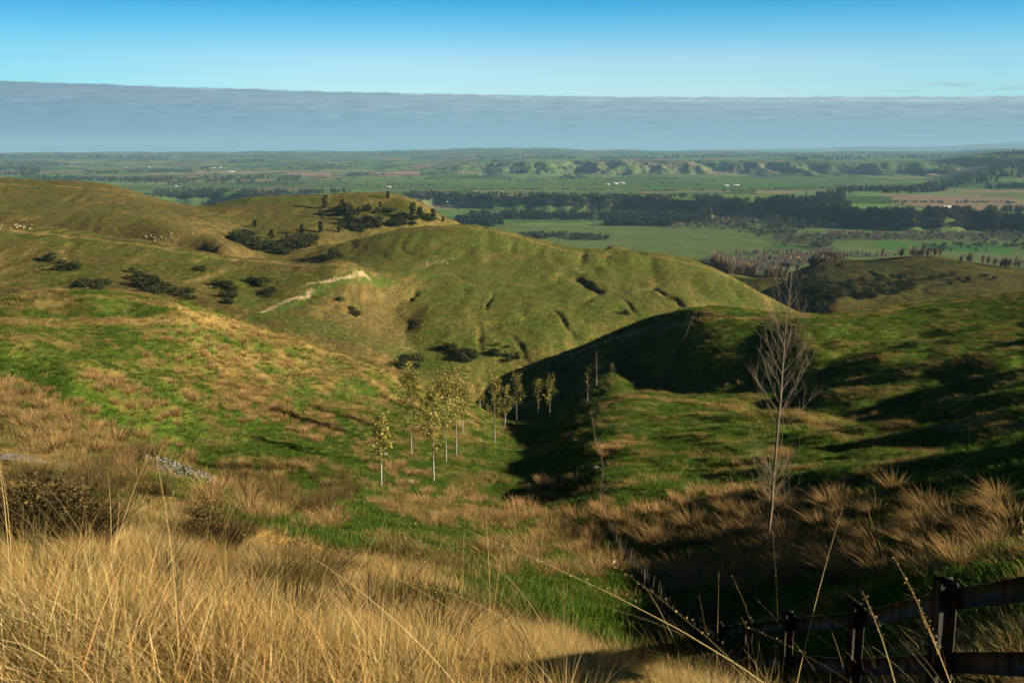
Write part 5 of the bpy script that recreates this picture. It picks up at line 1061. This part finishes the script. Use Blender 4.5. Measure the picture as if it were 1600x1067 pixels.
# farm buildings
M_white = mat_wood('painted_wall', (.34, .35, .34), (.50, .51, .49), 1.5); M_roof = mat_wood('iron_roof', (.22, .23, .24), (.40, .41, .41), 1.5)
def farm(x_, y_, ln, wd, hh, rz, lb, dark=False):
    p = v1(x_, y_)
    if p is None: return
    r = empty('farm_building', (p[0], p[1], p[2] - .3), rz); tag(r, lb, 'farm building', 'farm buildings out on the plain')
    l, w2 = ln / 2, wd / 2; V = [(-l, -w2, 0), (l, -w2, 0), (l, w2, 0), (-l, w2, 0), (-l, -w2, hh), (l, -w2, hh), (l, w2, hh), (-l, w2, hh), (-l, 0, hh * 1.5), (l, 0, hh * 1.5)]
    wl = obj('wall', mesh('farm_wall', V, [np.array([[0, 1, 5, 4], [2, 3, 7, 6]]), np.array([[1, 2, 6], [1, 6, 9], [1, 9, 5], [3, 0, 4], [3, 4, 8], [3, 8, 7]])], M_white), r)
    e_ = .5; V = [(-l - e_, -w2 - e_, hh * .93), (l + e_, -w2 - e_, hh * .93), (l + e_, 0, hh * 1.53), (-l - e_, 0, hh * 1.53), (l + e_, w2 + e_, hh * .93), (-l - e_, w2 + e_, hh * .93)]; V = V + [(a, b, c_ + .25) for a, b, c_ in V]
    obj('roof', mesh('farm_roof', V, np.array([[0, 1, 2, 3], [3, 2, 4, 5], [6, 7, 8, 9], [9, 8, 10, 11], [0, 1, 7, 6], [5, 4, 10, 11], [1, 2, 8, 7], [2, 4, 10, 8], [0, 3, 9, 6], [3, 5, 11, 9]]), M_roof), r)
    V_, F_ = box(-1.2, 1.2, -w2 - .06, -w2 + .02, 0, 2.2); obj('door', mesh('farm_door', V_, np.array(F_), M_dbark), wl)
    for wx in (-l * .6, l * .6): V_, F_ = box(wx - .9, wx + .9, -w2 - .05, -w2 + .02, 1.0, 2.2); obj('window', mesh('farm_window', V_, np.array(F_), M_dbark), wl)
for a in [(962, 288, 26, 12, 5, .2, 'white farmhouse left of the pair on the middle plain'), (972, 287, 30, 12, 5, 0, 'long pale farmhouse with a bright roof on the middle plain'), (950, 289, 20, 9, 4, .5, 'small pale shed beside the middle farmhouses'), (1480, 325, 26, 10, 4.5, .1, 'long white shed among the dark woods at right'), (1466, 327, 10, 8, 4, .3, 'small white house left of the long white shed'),
  (360, 269, 60, 16, 6, 0, 'long white barn on the left plain'), (333, 263, 34, 14, 5, .1, 'pale buildings left of the long white barn'), (345, 262, 26, 14, 5, .2, 'pale shed behind the long white barn'), (233, 262, 22, 10, 5, .2, 'small white house on the far left plain'), (197, 263, 16, 10, 5, .4, 'tiny white house near the far left wood'),
  (700, 317, 12, 9, 5, .3, 'white house beyond the right shoulder of the conifer hill'), (692, 319, 9, 8, 4, .1, 'small shed left of the white house behind the conifer hill'), (608, 293, 22, 9, 4, .1, 'low white building in the middle left plain'), (750, 274, 20, 10, 4, .2, 'tiny pale barn beside the small copse'), (275, 292, 12, 8, 4, .3, 'tiny white hut on the left river field'), (1135, 291, 24, 12, 4, .2, 'grey sheds clustered on the right plain'), (1150, 290, 30, 12, 4, .1, 'long grey shed in the cluster on the right plain')]: farm(*a)
# lattice mast on the pale field
p = v1(932, 366); H_ = 48.0
if p is not None:
    r = empty('power_pylon', p); tag(r, 'thin lattice power pylon standing on the pale green field', 'pylon'); b_ = 3.4; sp = []
    for sx_ in (-1, 1):
        for sy_ in (-1, 1): sp.append(tube([(sx_ * b_, sy_ * b_, 0), (sx_ * .5, sy_ * .5, H_)], .22, 4, (.2, .2, .2)))
    for k in range(9):
        z0, z1 = H_ * k / 9, H_ * (k + 1) / 9; a0, a1 = b_ - (b_ - .5) * k / 9, b_ - (b_ - .5) * (k + 1) / 9
        for s_ in (-1, 1): sp += [tube([(-a0, s_ * a0, z0), (a1, s_ * a1, z1)], .12, 3, (.2, .2, .2)), tube([(a0, s_ * a0, z0), (-a1, s_ * a1, z1)], .12, 3, (.2, .2, .2))]
    t = join(*sp); obj('mast', mesh('pylon_mast', t[0], t[1], M_twig, t[2]), r)
    for z in (34, 40, 46): t = tube([(-6, 0, z), (0, 0, z + .8), (6, 0, z)], .2, 4, (.2, .2, .2)); obj('arm', mesh('pylon_arm', t[0], t[1], M_twig, t[2]), r)
